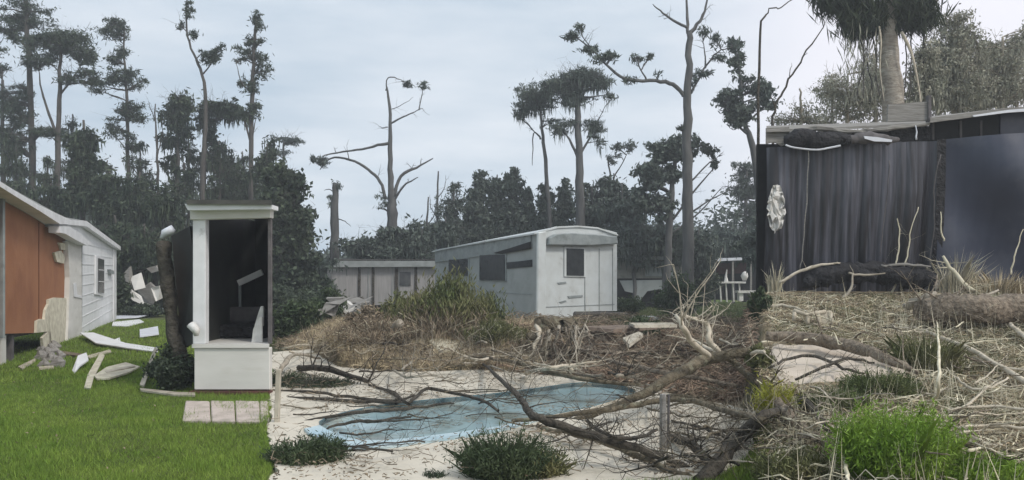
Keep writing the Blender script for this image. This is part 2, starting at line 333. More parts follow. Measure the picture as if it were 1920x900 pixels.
# ------------------------------------------------------------ ground
def make_ground():
    n = 560
    tx = np.linspace(-6.2, 6.2, n); ty = np.linspace(-5.6, 6.2, n)
    gx = 1.3 * np.sinh(tx); gy = 10 + 1.5 * np.sinh(ty)
    X, Y = np.meshgrid(gx, gy); Z = height(X, Y)
    V = np.stack([X, Y, Z], 2).reshape(-1, 3)
    i = np.arange(n - 1); a = (i[:, None] * n + i[None, :]).ravel()
    Fq = np.stack([a, a + 1, a + n + 1, a + n], 1).astype(np.int32)
    me = bpy.data.meshes.new('ground'); me.vertices.add(len(V)); me.vertices.foreach_set('co', V.astype(np.float32).ravel())
    me.loops.add(Fq.size); me.loops.foreach_set('vertex_index', Fq.ravel()); me.polygons.add(len(Fq))
    me.polygons.foreach_set('loop_start', np.arange(0, Fq.size, 4, dtype=np.int32)); me.polygons.foreach_set('loop_total', np.full(len(Fq), 4, dtype=np.int32))
    me.update(calc_edges=True); me.polygons.foreach_set('use_smooth', [True] * len(Fq))
    x, y = V[:, 0], V[:, 1]; u = x / np.maximum(y, .5)
    leftm = 1 - ss(-.295, -.27, u + .01 * wob(x, y, .8))
    lawn = leftm * (1 - .55 * ss(14, 17, y))
    far_lawn = ss(.17, .2, u) * (1 - ss(.275, .29, u)) * ss(24, 27, y) * (1 - ss(60, 80, y))
    near_right = ss(.04, .1, u) * (1 - ss(.27, .3, u)) * (1 - ss(8.2, 9.2, y)) * .55
    grass = np.clip(lawn + far_lawn * .8 + near_right, 0, 1)
    back = ss(24, 34, y)
    straw = ss(-.27, -.23, u) * (1 - back) * ss(13, 14, y) + ss(.28, .3, u) * (1 - ss(17, 20, y)) * .9
    straw = np.clip(straw, 0, 1)
    red = ss(.02, .08, u) * (1 - ss(.27, .29, u)) * (1 - back) * ss(9, 12, y)
    sandc = np.zeros(len(V))
    for nm, vals in (('grass', grass), ('straw', straw), ('red', red)):
        at = me.attributes.new(nm, 'FLOAT', 'POINT'); at.data.foreach_set('value', vals.astype(np.float32))
    m = bpy.data.materials.new('ground'); m.use_nodes = True; t = m.node_tree; t.nodes.clear(); M['ground'] = m
    out = N(t, 'ShaderNodeOutputMaterial'); p = N(t, 'ShaderNodeBsdfPrincipled'); p.inputs['Roughness'].default_value = .95; p.inputs['Specular IOR Level'].default_value = .15
    t.links.new(p.outputs[0], out.inputs[0]); tcn = N(t, 'ShaderNodeTexCoord')
    def two(c1, c2, s, d=8):
        nn = N(t, 'ShaderNodeTexNoise'); nn.inputs['Scale'].default_value = s; nn.inputs['Detail'].default_value = d; nn.inputs['Roughness'].default_value = .65; t.links.new(tcn.outputs['Object'], nn.inputs[0])
        r = N(t, 'ShaderNodeMapRange'); r.inputs[1].default_value = .38; r.inputs[2].default_value = .62; t.links.new(nn.outputs[0], r.inputs[0])
        x_ = N(t, 'ShaderNodeMixRGB'); x_.inputs[1].default_value = lin(c1); x_.inputs[2].default_value = lin(c2); t.links.new(r.outputs[0], x_.inputs[0]); return x_.outputs[0], nn.outputs[0]
    base, n0 = two((.10, .095, .055), (.06, .068, .035), 1.5)
    gcol, n1 = two((.065, .12, .02), (.15, .19, .05), 1.6)
    scol, n2 = two((.34, .27, .18), (.14, .115, .065), 2.4)
    rcol, n3 = two((.33, .25, .18), (.15, .115, .075), 1.8)
    last = base
    for nm, cc in (('straw', scol), ('red', rcol), ('grass', gcol)):
        at = N(t, 'ShaderNodeAttribute', attribute_name=nm)
        ad = N(t, 'ShaderNodeMath', operation='MULTIPLY_ADD'); t.links.new(n1, ad.inputs[0]); ad.inputs[1].default_value = .9; ad.inputs[2].default_value = -.45
        a2 = N(t, 'ShaderNodeMath', operation='ADD'); t.links.new(at.outputs['Fac'], a2.inputs[0]); t.links.new(ad.outputs[0], a2.inputs[1])
        r = N(t, 'ShaderNodeMapRange'); r.inputs[1].default_value = .35; r.inputs[2].default_value = .62; t.links.new(a2.outputs[0], r.inputs[0])
        x_ = N(t, 'ShaderNodeMixRGB'); t.links.new(r.outputs[0], x_.inputs[0]); t.links.new(last, x_.inputs[1]); t.links.new(cc, x_.inputs[2]); last = x_.outputs[0]
    t.links.new(last, p.inputs['Base Color'])
    nb = N(t, 'ShaderNodeTexNoise'); nb.inputs['Scale'].default_value = 14; nb.inputs['Detail'].default_value = 9; t.links.new(tcn.outputs['Object'], nb.inputs[0])
    bp = N(t, 'ShaderNodeBump'); bp.inputs['Strength'].default_value = .9; bp.inputs['Distance'].default_value = .06; t.links.new(nb.outputs[0], bp.inputs['Height']); t.links.new(bp.outputs[0], p.inputs['Normal'])
    o = bpy.data.objects.new('ground', me); col.objects.link(o); me.materials.append(m); tag(o, kind='structure')
make_ground()

def poly_sheet(name, loops, z, m, thick=0.):
    """sheet with holes; loops[0] outer"""
    L3 = [[Vector((x, y, z)) for x, y in lp] for lp in loops]
    tris = tessellate_polygon(L3); vs = [p for lp in L3 for p in lp]; b = MB()
    fs = []
    for tr in tris:
        a, c, d = (vs[i] for i in tr); nrm = (c - a).cross(d - a)
        fs.append(tuple(tr) if nrm.z > 0 else tuple(tr)[::-1])
    b.add(vs, fs)
    if thick:
        for lp in L3:
            k = len(lp); b.add(lp + [p - Vector((0, 0, thick)) for p in lp], [(i, (i + 1) % k, k + (i + 1) % k, k + i) for i in range(k)])
    return b.build(name, m)
def rough_poly(poly, k, amp):
    out = []
    n = len(poly)
    for i in range(n):
        a, b = poly[i], poly[(i + 1) % n]
        for j in range(k):
            t = j / k; out.append((a[0] + (b[0] - a[0]) * t + random.gauss(0, amp) * (j > 0), a[1] + (b[1] - a[1]) * t + random.gauss(0, amp) * (j > 0)))
    return out
def smooth_poly(poly, k=4):
    n = len(poly); out = []
    for i in range(n):
        p0, p1, p2, p3 = (Vector(poly[(i + j) % n] + (0,)) for j in (-1, 0, 1, 2))
        for j in range(k):
            t = j / k; q = .5 * ((2 * p1) + (p2 - p0) * t + (2 * p0 - 5 * p1 + 4 * p2 - p3) * t * t + (3 * p1 - p0 - 3 * p2 + p3) * t ** 3); out.append((q.x, q.y))
    return out
PS = smooth_poly(POOL); PB = smooth_poly(POOL_BIG)
tag(poly_sheet('pool_deck', [rough_poly(DECK, 6, .03), PB], .02, 'concrete', .12), kind='structure')
kc = len(PS)
def coping(name, idx, m, z):
    b = MB(); o_ = [PB[i % kc] for i in idx]; n_ = [PS[i % kc] for i in idx]; k2 = len(idx)
    vs = [Vector((x, y, z)) for x, y in o_] + [Vector((x, y, z)) for x, y in n_]
    b.add(vs, [(i, k2 + i, k2 + i + 1, i + 1) for i in range(k2 - 1)])
    b.add([Vector((x, y, zz)) for zz in (z, z - .16) for x, y in n_], [(i, k2 + i, k2 + i + 1, i + 1) for i in range(k2 - 1)])
    b.add([Vector((x, y, zz)) for zz in (z, z - .16) for x, y in o_], [(i, i + 1, k2 + i + 1, k2 + i) for i in range(k2 - 1)])
    tag(b.build(name, m), kind='structure')
coping('pool_coping', list(range(40, 60)), 'coping', .045)
coping('worn_coping', list(range(59, 60 + 41)), 'concrete', .032)
b = MB(); k = len(PS)
b.add([Vector((x, y, .04)) for x, y in PS] + [Vector((x, y, -.9)) for x, y in PS], [(i, k + i, k + (i + 1) % k, (i + 1) % k) for i in range(k)])
b.add([Vector((x, y, -.9)) for x, y in PS], [tuple(range(k))])
tag(b.build('pool_shell', 'pool_shell'), kind='structure')
tag(poly_sheet('pool_water', [[(PCX + (x - PCX) * .995, PCY + (y - PCY) * .995) for x, y in PS]], -.02, 'water'), kind='structure')

def patch(name, px_poly, m, lift=.03, kind='structure', n=26):
    """thin lumpy sheet laid over the ground inside a pixel outline"""
    pts = [G(x, y) for x, y in px_poly]; poly = [(p.x, p.y) for p in pts]
    xs = [p[0] for p in poly]; ys = [p[1] for p in poly]
    b = MB(); sm = smooth_poly(poly, 4); c = (sum(xs) / len(xs), sum(ys) / len(ys)); rings = 9; k = len(sm); vs = []
    for r in range(rings + 1):
        f = 1 - r / (rings + .0)
        for x, y in sm:
            X_, Y_ = c[0] + (x - c[0]) * f, c[1] + (y - c[1]) * f
            vs.append(Vector((X_, Y_, hz(X_, Y_) + (-.03 if r == 0 else lift * (1 + .5 * float(wob(X_, Y_, 2)))))))
    fs = [(r * k + i, r * k + (i + 1) % k, (r + 1) * k + (i + 1) % k, (r + 1) * k + i) for r in range(rings) for i in range(k)]
    b.add(vs, fs); o = b.build(name, m, smooth=True); return tag(o, kind=kind)
patch('sand_patch', [(1442, 652), (1470, 648), (1530, 649), (1590, 660), (1640, 676), (1722, 704), (1650, 712), (1580, 716), (1500, 722), (1442, 718)], 'sand', .05)

# ------------------------------------------------------------ trees
def base_on(px, d):
    x = (px - CX) / F * d; return Vector((x, d, hz(x, d)))
def curve_limb(a, bb, sag=.15, k=6, jit=.04):
    d = bb - a; L = d.length; out = []
    for i in range(k + 1):
        t = i / k; p = a + d * t; p.z += sag * L * (t * (1 - t)) * (-1 if sag < 0 else 1) * (1 if sag < 0 else 1)
        if 0 < i < k: p += Vector([random.gauss(0, jit * L * .4) for _ in range(3)])
        out.append(p)
    return out
def make_tree(name, label, cat, d, trunk, crowns=(), limbs=(), leaf='pine', bark='bark', lsize=.27, lw=.05, dens=1., group=None,
              bias=(0, 0, .35), twig=0, ground=True, droop=None, depth=None, nsub=1., crown_name='crown'):
    """trunk: [(px, py, radius m)] from top to bottom; crowns: [(px, py, rx, ry, blobs)] in pixels; limbs: lists of (px, py[, r])"""
    s = d / F
    pts = [W(x, y, d) for x, y, r in trunk]; rr = [r for _, _, r in trunk]
    if ground:
        bx = trunk[-1][0]; bp = base_on(bx, d)
        if pts[-1].z > bp.z + .3: pts.append(bp - Vector((0, 0, .1))); rr.append(rr[-1] * 1.12)
    base = Vector((pts[-1].x, pts[-1].y, pts[-1].z))
    root = thing(name, base, label, cat, group)
    path = smooth_path(pts, 4, .02); rad = []
    for i in range(len(path)): rad.append(.86 * float(np.interp(i / 4, range(len(rr)), rr)) * random.uniform(.95, 1.05))
    MB().tube(path, rad, 8, .08).build('trunk', bark, root, smooth=True)
    skeleton = list(zip(path, rad))
    for lm in limbs:
        off = random.uniform(-.6, .6) * len(lm) * .25
        lp = []
        for i, q in enumerate(lm): lp.append(W(q[0], q[1], d + off * i / max(1, len(lm) - 1)))
        r0 = lm[0][2] if len(lm[0]) > 2 else .09
        sp = smooth_path(lp, 4, .012); lr = lerp_r([r0, r0 * .7, r0 * .25], len(sp)); mb = MB().tube(sp, lr, 6, .1)
        if twig: twigs(mb, sp, r0 * .35, int(twig), 26 * s, 1, .15)
        mb.build('limb', bark, root, smooth=True); skeleton += list(zip(sp, lr))
    allC = []; br = MB(); nb = 0
    for (cx, cy, rx, ry, kb) in crowns:
        z0 = W(cx, cy, d); RX, RZ = rx * s, ry * s; RY = min(RX, (RX + RZ) / 2) * .8
        for _ in range(int(kb * 1.5)):
            v = unit(1)[0] * (rng.random() ** .4) * .88
            c = z0 + Vector((v[0] * RX, v[1] * RY, v[2] * RZ))
            f = rng.uniform(.20, .36); br_ = (np.array([RX * f, RY * f, RZ * f * .8]) + .08) * rng.uniform(.6, 1.6, 3) * np.array([1.1, 1, .85])
            vol = float(np.prod(br_)) ** (1 / 3)
            m = int(max(24, 380 * dens * (br_[0] * br_[2]) / (lsize * .9)))
            m = min(m, 3200)
            nsb = max(4, int(13 * nsub)); sc_ = unit(nsb) * (rng.random((nsb, 1)) ** .5) * br_
            idx = rng.integers(0, nsb, m); P = np.array(c) + sc_[idx] * 1.25 + rng.normal(0, .20, (m, 3)) * br_; ns_ = m // 9; P[:ns_] = np.array(c) + rng.normal(0, .75, (ns_, 3)) * br_
            allC.append(P)
            # limb to it
            cand = [(p, r) for p, r in skeleton if p.z < c.z + RZ * .15] or skeleton
            a, ra = min(cand, key=lambda q: (q[0] - c).length + max(0, c.z - q[0].z) * -.25)
            if (a - c).length > .15:
                cl = curve_limb(a, c, .12); br.tube(cl, lerp_r([max(.018, min(ra * .5, .07)), .012], len(cl)), 4); nb += 1
                if kb < 30: twigs(br, cl, .017, 4, min(RX, 1.4) * .8, 1, .2, 3)
    if br.v: br.build('branches', bark, root)
    if allC:
        C = np.concatenate(allC)
        V = leaves(C, lsize, lw, bias)
        if droop:
            nD = int(len(C) * droop); q = C[rng.integers(0, len(C), nD)] - np.array([0, 0, .25])
            V = np.concatenate([V, leaves(q, lsize * 2.2, lw * .8, (0, 0, -5))])
        quads_obj(crown_name, V, 4, leaf, root)
    return root

PG = 'tall pines behind the houses'
T = make_tree
# left picture
T('pine_tree', 'tall straight pine with a ragged top above the orange wall, leftmost trunk in view', 'tree', 44,
  [(46, -70, .10), (52, 60, .14), (57, 200, .17), (60, 330, .20), (62, 480, .22)],
  [(45, 25, 52, 26, 10), (15, 55, 30, 22, 5), (68, 70, 26, 16, 4), (30, 175, 34, 22, 5), (25, 205, 38, 24, 6), (85, 245, 30, 12, 4), (20, 265, 42, 26, 7), (28, 325, 42, 22, 6)], leaf='pine', dens=.8)
T('pine_tree', 'pine with a broad rounded dome crown and forked lower limbs, second from the left', 'tree', 43,
  [(116, 90, .08), (112, 150, .11), (110, 230, .13), (107, 330, .16), (105, 480, .18)],
  [(122, 82, 56, 26, 13), (160, 105, 26, 26, 6), (80, 108, 36, 24, 6), (165, 145, 26, 20, 5), (60, 120, 22, 14, 3), (140, 150, 34, 14, 4), (175, 158, 18, 10, 2), (90, 250, 34, 12, 4)],
  [[(109, 260, .08), (92, 215), (78, 170), (72, 130)], [(111, 180, .06), (135, 150), (150, 125)]], leaf='pine', dens=.8)
T('pine_tree', 'thin pine with a detached looking top tuft and airy drooping middle', 'tree', 46,
  [(232, 55, .04), (234, 120, .07), (238, 190, .09), (240, 280, .11), (242, 480, .14)],
  [(220, 58, 30, 17, 9), (218, 42, 16, 10, 4), (212, 110, 20, 12, 4), (232, 100, 14, 16, 4), (205, 145, 26, 20, 5), (238, 150, 26, 22, 6), (262, 155, 14, 12, 3), (240, 215, 34, 24, 8), (228, 245, 26, 20, 5), (250, 265, 18, 22, 4), (195, 165, 22, 12, 3)], leaf='pine', dens=.75)
T('pine_tree', 'dark bushy pine with a narrow rounded crown between two thin snags', 'tree', 44,
  [(336, 185, .06), (334, 260, .10), (332, 340, .12), (330, 480, .14)],
  [(340, 190, 30, 20, 8), (330, 220, 28, 22, 8), (325, 265, 22, 24, 6), (345, 240, 24, 22, 5), (322, 310, 20, 26, 5)], leaf='dark_leaf', lsize=.26, lw=.09, dens=.8, droop=.12)
T('dead_tree', 'thin bare snag rising beside the narrow bushy pine', 'tree', 43,
  [(290, 195, .03), (294, 280, .06), (297, 360, .08), (298, 480, .09)], limbs=[[(293, 230, .03), (283, 205), (278, 190)], [(295, 290, .03), (305, 250), (303, 215)]], twig=5, bark='bark')
T('pine_tree', 'leaning half stripped pine whose bare top bends left with small tufts', 'tree', 41,
  [(352, -30, .03), (348, 40, .045), (358, 90, .06), (376, 130, .08), (385, 185, .10), (384, 260, .12), (380, 330, .14), (378, 480, .16)],
  [(357, 22, 9, 13, 4), (337, 48, 7, 8, 2), (362, 63, 7, 9, 3), (395, 105, 20, 16, 8), (415, 92, 8, 10, 3), (353, 5, 5, 6, 2)], [[(378, 140, .05), (392, 125), (404, 100)], [(350, 60, .03), (343, 52), (337, 46)]], leaf='pine', twig=3, dens=.9)
T('pine_tree', 'pine with a flat umbrella crown arching over the carport roof', 'tree', 45,
  [(395, 205, .06), (388, 240, .09), (384, 330, .12), (384, 480, .14)],
  [(410, 205, 38, 15, 11), (385, 230, 20, 22, 5), (445, 218, 26, 16, 5), (432, 200, 12, 8, 3), (395, 260, 14, 26, 4), (440, 190, 6, 10, 1)], leaf='dark_leaf', lsize=.26, lw=.09, dens=.8, droop=.15)
T('pine_tree', 'one sided pine with stubby side tufts near the right end of the white porch', 'tree', 42,
  [(480, 40, .07), (476, 120, .10), (472, 210, .13), (470, 480, .16)],
  [(470, 100, 22, 12, 5), (450, 115, 12, 14, 3), (465, 160, 18, 18, 4), (481, 44, 12, 22, 4), (478, 78, 16, 14, 4), (478, 205, 16, 20, 4), (455, 215, 14, 10, 2), (492, 130, 18, 24, 5)], [[(474, 170, .05), (455, 158), (443, 120)]], leaf='pine')
T('pine_tree', 'half hidden pine with layered boughs at the far left edge', 'tree', 47,
  [(4, 150, .08), (6, 300, .14), (8, 480, .18)], [(5, 190, 26, 30, 6), (0, 250, 36, 26, 6), (40, 230, 26, 14, 4), (45, 175, 16, 14, 3), (-20, 120, 30, 40, 6)], leaf='pine')
T('cedar_tree', 'dark dense cedar with drooping boughs behind the white house', 'tree', 38,
  [(158, 225, .05), (156, 320, .10), (155, 480, .14)], [(158, 270, 26, 28, 8), (150, 320, 34, 32, 10), (175, 345, 26, 26, 7), (145, 370, 40, 26, 8)], leaf='dark_leaf', lsize=.24, lw=.09, dens=.95, droop=.15)
for q, (x, y, rx, ry, kk, d_, lb) in enumerate([
    (30, 365, 45, 26, 8, 40, 'low scrub oak just above the ridge of the orange house'), (95, 372, 42, 30, 9, 39, 'vine draped scrub tree behind the sloping house roof'),
    (205, 370, 40, 48, 13, 37, 'dark vine hung tree rising directly behind the white gable'), (262, 375, 42, 52, 13, 38, 'vine hung tree left of the bare snag, filling the yard gap'),
    (312, 400, 36, 56, 11, 36, 'dark thicket tree beside the leaning black screen'), (270, 470, 50, 50, 13, 34, 'lower dark thicket tree over the heap of broken panels'),
    (215, 450, 46, 46, 12, 35, 'dense thicket tree at the back corner of the white house'), (420, 300, 44, 24, 7, 46, 'scrub tree seen over the porch roof'),
    (440, 345, 50, 28, 8, 44, 'dark shrubby tree just above the porch beam'), (345, 340, 26, 36, 5, 43, 'thin leafed tree with gaps left of the porch post'),
    (500, 330, 34, 60, 9, 40, 'dense tree standing right of the porch')]):
    T('thicket_tree', lb, 'tree', d_, [(x, y - ry, .04), (x + 2, y + 10, .08), (x, y + 60, .11)], [(x, y, rx, ry, kk), (x, y + ry * .8, rx * .9, ry * .5, max(3, kk // 2))],
      leaf='dark_leaf', lsize=.24, lw=.08, dens=.6, droop=.25, group='thicket trees behind the left yard')
for q, (x, y0, d_, lb) in enumerate([(28, 250, 42, 'slim vine hung pine above the left end of the orange wall'), (88, 290, 40, 'slim droopy pine between the two tall left pines'), (135, 215, 45, 'slim droopy pine right of the dome crowned pine'),
    (200, 300, 42, 'slim droopy pine above the peak of the white gable'), (262, 265, 44, 'slim droopy pine right of the thin airy pine'), (410, 265, 43, 'slim droopy pine over the middle of the porch roof'), (455, 285, 45, 'slim droopy pine over the right part of the porch roof'), (352, 250, 45, 'slim droopy pine directly behind the leaning stripped pine')]):
    T('pine_tree', lb, 'tree', d_, [(x, y0, .03), (x + 2, y0 + 60, .06), (x + 1, y0 + 180, .10)], [(x, y0 + 12, 12, 12, 3), (x - 6, y0 + 38, 24, 16, 5), (x + 10, y0 + 66, 26, 18, 5), (x - 4, y0 + 98, 32, 18, 6)],
      [[(x + 1, y0 + 90, .03), (x + 18, y0 + 60), (x + 24, y0 + 48)], [(x + 1, y0 + 70, .03), (x - 16, y0 + 44), (x - 22, y0 + 30)]], leaf='dark_leaf', lsize=.26, lw=.06, dens=.42, droop=.3, twig=4, group='slim droopy pines in the left wood')
# centre picture
T('broadleaf_tree', 'dark full crowned tree left of the pool yard', 'tree', 33,
  [(520, 320, .1), (522, 400, .15), (525, 500, .2)], [(535, 350, 40, 46, 14), (545, 400, 42, 42, 14), (520, 440, 52, 44, 14), (560, 475, 34, 34, 7), (515, 500, 60, 45, 12), (575, 535, 40, 40, 9)], leaf='dark_leaf', lsize=.22, lw=.12, dens=1.1)
T('pine_tree', 'small flat topped pine peeping over the dark full crowned tree', 'tree', 55,
  [(532, 262, .05), (531, 320, .10), (530, 480, .13)], [(535, 263, 30, 9, 6), (525, 285, 22, 6, 3)], leaf='pine_grey', bark='grey_bark')
T('dead_tree', 'bare grey snag with upswept limbs standing behind the camper trailer', 'tree', 40,
  [(725, 162, .045), (731, 215, .09), (732, 300, .14), (733, 360, .18), (735, 400, .30), (734, 470, .34)],
  limbs=[[(731, 232, .05), (750, 222), (772, 212), (792, 203)], [(785, 207, .03), (791, 180), (794, 158)], [(724, 170, .035), (728, 146), (752, 150), (768, 160)], [(731, 268, .07), (700, 275), (670, 281), (620, 288), (604, 293)],
         [(722, 372, .09), (712, 340), (690, 318), (655, 299), (620, 297), (600, 318)], [(738, 368, .1), (752, 330), (780, 315), (812, 297)], [(738, 380, .07), (755, 350), (784, 332)], [(728, 238, .03), (718, 240), (711, 237)], [(733, 205, .02), (755, 196), (775, 182)]],
  crowns=[(795, 160, 6, 9, 3), (765, 158, 8, 5, 3), (602, 305, 10, 10, 4), (588, 300, 12, 6, 3), (712, 380, 20, 12, 3)], leaf='pine_grey', bark='grey_bark', twig=3, dens=.8)
T('dead_tree', 'short broken off trunk standing alone behind the long mobile home', 'tree', 41,
  [(629, 343, .16), (628, 400, .23), (628, 480, .27)], limbs=[[(626, 360, .03), (616, 355), (608, 357)], [(632, 410, .03), (648, 415), (658, 425)]], crowns=[(632, 350, 7, 8, 3), (622, 375, 6, 14, 3)], leaf='pine_grey', bark='grey_bark', dens=.6)
for x, y, ry, lb in ((822, 320, 30, 'thin ivy wrapped dead stem left of the camper roof'), (803, 370, 20, 'short leafless sapling beside the ivy wrapped stem')):
    T('dead_tree', lb, 'tree', 44, [(x, y, .04), (x - 2, y + 60, .07), (x - 1, y + 140, .09)], limbs=[[(x, y + 50, .03), (x + 12, y + 30), (x + 14, y + 8)], [(x - 1, y + 90, .03), (x - 14, y + 70), (x - 16, y + 45)]],
      crowns=[(x, y + 80, 9, 35, 4)], leaf='pine_grey', bark='grey_bark', twig=4, dens=.5)
T('cedar_tree', 'narrow ivy covered tree with a pointed top just left of the camper', 'tree', 42,
  [(850, 345, .04), (850, 400, .10), (850, 470, .14)], [(850, 352, 12, 14, 4), (850, 385, 21, 26, 8), (850, 425, 24, 28, 8)], leaf='pine_grey', bark='grey_bark', dens=1.1, lsize=.26)
for x, y, rx, h_, lb in ((900, 322, 21, 150, 'dense flat topped cedar, leftmost of the row above the camper roof'), (932, 328, 17, 145, 'dense cedar second from the left above the camper roof'), (962, 318, 20, 155, 'tallest pointed cedar in the row above the camper roof'),
                         (992, 352, 15, 120, 'short narrow cedar in the middle of the row above the camper roof'), (1022, 340, 17, 130, 'dark cedar directly left of the flat topped pine trunk'), (880, 395, 22, 80, 'low bushy cedar at the left foot of the cedar row'), (1055, 345, 20, 125, 'narrow dark cedar behind the flat topped pine')):
    T('cedar_tree', lb, 'tree', 43, [(x, y, .04), (x, y + 60, .10), (x, y + h_, .16)], [(x, y + 14, rx * .6, 16, 5), (x, y + 40, rx * .9, 28, 8), (x, y + 80, rx * 1.1, 36, 10), (x, y + 120, rx * 1.15, 34, 8)],
      leaf='pine_grey', bark='grey_bark', dens=1.15, lsize=.26, lw=.09, bias=(0, 0, .9), group='row of cedars above the camper')
T('pine_tree', 'large pine with a broad flat umbrella crown above the camper roof', 'tree', 41,
  [(1085, 165, .12), (1083, 220, .17), (1086, 290, .21), (1088, 360, .24), (1090, 470, .26)],
  [(1085, 150, 52, 17, 14), (1125, 160, 28, 20, 7), (1045, 160, 40, 16, 10), (1085, 185, 34, 18, 7), (1060, 178, 30, 14, 5), (1100, 140, 30, 12, 5), (1145, 182, 12, 12, 2), (1060, 238, 30, 12, 5), (1110, 238, 22, 12, 6), (1120, 262, 14, 12, 2)],
  [[(1086, 300, .08), (1068, 262), (1055, 245)], [(1088, 290, .07), (1104, 262), (1112, 244)]], leaf='pine_grey', bark='grey_bark', dens=.9, droop=.1)
T('pine_tree', 'slimmer pine whose crown merges into the left side of the umbrella pine', 'tree', 42,
  [(1012, 200, .06), (1016, 240, .09), (1022, 300, .11), (1030, 400, .13), (1030, 470, .14)],
  [(1000, 175, 30, 18, 8), (985, 195, 26, 18, 6), (975, 215, 14, 14, 3), (1018, 195, 26, 16, 5), (1030, 228, 16, 10, 2)], [[(1014, 260, .05), (1000, 250), (998, 310)]], leaf='pine_grey', bark='grey_bark', dens=.9, droop=.15)
T('sapling', 'scraggly sapling with tufted twigs right of the umbrella pine', 'tree', 43,
  [(1140, 300, .04), (1145, 340, .06), (1150, 460, .08)], [(1160, 280, 9, 14, 4), (1184, 272, 9, 16, 4), (1148, 300, 12, 10, 3)], [[(1148, 335, .04), (1165, 310), (1182, 275)]], leaf='pine_grey', bark='grey_bark', dens=.8)
T('dead_tree', 'towering storm stripped pine snag with a long crooked limb reaching left', 'tree', 34,
  [(1292, 60, .13), (1291, 120, .16), (1289, 200, .19), (1288, 300, .22), (1289, 400, .25), (1290, 520, .28)],
  limbs=[[(1290, 62, .07), (1288, 20), (1287, -60)], [(1293, 62, .08), (1312, 40), (1324, 12), (1330, -40)], [(1290, 52, .06), (1262, 38), (1238, 20), (1224, 8)], [(1283, 180, .09), (1262, 158), (1230, 152), (1180, 150), (1146, 130), (1112, 95), (1078, 66)],
         [(1214, 152, .04), (1202, 132), (1192, 112)], [(1295, 175, .05), (1320, 130), (1345, 98), (1372, 88)], [(1322, 128, .04), (1322, 105), (1318, 78)], [(1296, 340, .04), (1325, 310), (1345, 295)], [(1294, 400, .04), (1330, 375), (1370, 355)], [(1115, 98, .03), (1098, 78), (1085, 48)]],
  crowns=[(1074, 68, 14, 7, 5), (1086, 50, 8, 9, 3), (1108, 92, 14, 9, 4), (1132, 108, 18, 8, 5), (1150, 102, 8, 7, 2), (1195, 108, 9, 8, 3), (1216, 106, 7, 7, 2), (1235, 138, 5, 8, 1), (1180, 150, 16, 5, 2), (1320, 62, 9, 10, 3), (1345, 78, 9, 9, 3), (1376, 86, 14, 10, 4), (1318, 140, 16, 8, 4), (1300, 150, 8, 12, 2), (1275, 240, 8, 4, 2), (1350, 110, 8, 8, 2)],
  leaf='pine_grey', bark='grey_bark', twig=4, dens=.9)
T('broadleaf_tree', 'rounded tree with a thinning lower right side behind the towering snag', 'tree', 38,
  [(1268, 270, .07), (1262, 330, .12), (1255, 400, .17), (1252, 500, .2)], [(1270, 275, 40, 20, 9), (1235, 290, 26, 22, 7), (1310, 275, 30, 16, 5), (1225, 325, 30, 28, 9), (1262, 320, 20, 30, 4), (1335, 300, 18, 18, 3), (1215, 370, 28, 26, 7), (1250, 390, 30, 30, 6)],
  [[(1256, 420, .06), (1300, 360), (1352, 300)], [(1256, 440, .05), (1310, 400), (1355, 350)]], leaf='pine_grey', bark='grey_bark', lsize=.26, lw=.11, dens=1.0, twig=4)
T('broadleaf_tree', 'leafy leaning tree at the right end of the pool yard view', 'tree', 37,
  [(1384, 120, .06), (1390, 180, .09), (1396, 230, .12), (1412, 280, .15), (1425, 400, .18)],
  [(1378, 80, 16, 10, 4), (1384, 120, 14, 18, 4), (1370, 185, 26, 22, 7), (1395, 200, 30, 24, 8), (1385, 225, 24, 16, 5), (1400, 155, 20, 14, 3), (1435, 180, 24, 40, 6)], [[(1400, 250, .06), (1378, 230), (1362, 205)]], leaf='pine_grey', bark='grey_bark', lsize=.26, lw=.1, dens=.9)
T('broadleaf_tree', 'dark low tree beyond the far carport', 'tree', 50,
  [(1400, 320, .08), (1398, 400, .12), (1396, 500, .16)], [(1395, 320, 20, 22, 6), (1398, 355, 24, 28, 8), (1405, 395, 30, 28, 7), (1440, 340, 34, 40, 7)], leaf='pine_grey', bark='grey_bark', dens=1.2)
for q, (x, y, rx, ry, kk, d_, lb) in enumerate([
    (735, 455, 56, 28, 11, 39, 'low dark brush tree behind the long mobile home'), (680, 462, 42, 24, 8, 40, 'brush tree at the left end of the mobile home roof'), (790, 458, 36, 30, 7, 39, 'brush tree between mobile home and camper'),
    (835, 440, 30, 34, 7, 41, 'ivy clad brush tree touching the camper left corner'), (960, 420, 60, 34, 12, 44, 'wide brush tree behind the camper roof'), (1110, 400, 44, 50, 12, 42, 'vine draped tree behind the right half of the camper'),
    (1165, 400, 36, 56, 12, 41, 'tall vine draped tree right of the camper roof'), (1190, 450, 46, 40, 11, 40, 'brush tree over the dented beige trailer'), (1245, 455, 44, 36, 10, 40, 'brush tree at the foot of the towering snag'),
    (1310, 462, 44, 30, 9, 42, 'low brush tree between snag and carport'), (1375, 455, 40, 28, 8, 48, 'brush tree above the carport roof'), (1150, 350, 26, 26, 6, 42, 'upper clump of leaning scrub right of the umbrella pine'),
    (600, 520, 34, 40, 8, 36, 'weedy tree left of the long mobile home'), (1430, 440, 34, 50, 9, 34, 'brush tree at the left end of the black tarp wall')]):
    T('thicket_tree', lb, 'tree', d_, [(x, y - ry, .04), (x + 2, y + 10, .08), (x, y + 40, .11)], [(x, y, rx, ry, kk), (x, y + ry * .8, rx * .9, ry * .5, max(3, kk // 2))],
      leaf='pine_grey', bark='grey_bark', lsize=.25, lw=.1, dens=.95, droop=.12, group='brush trees behind the trailers')
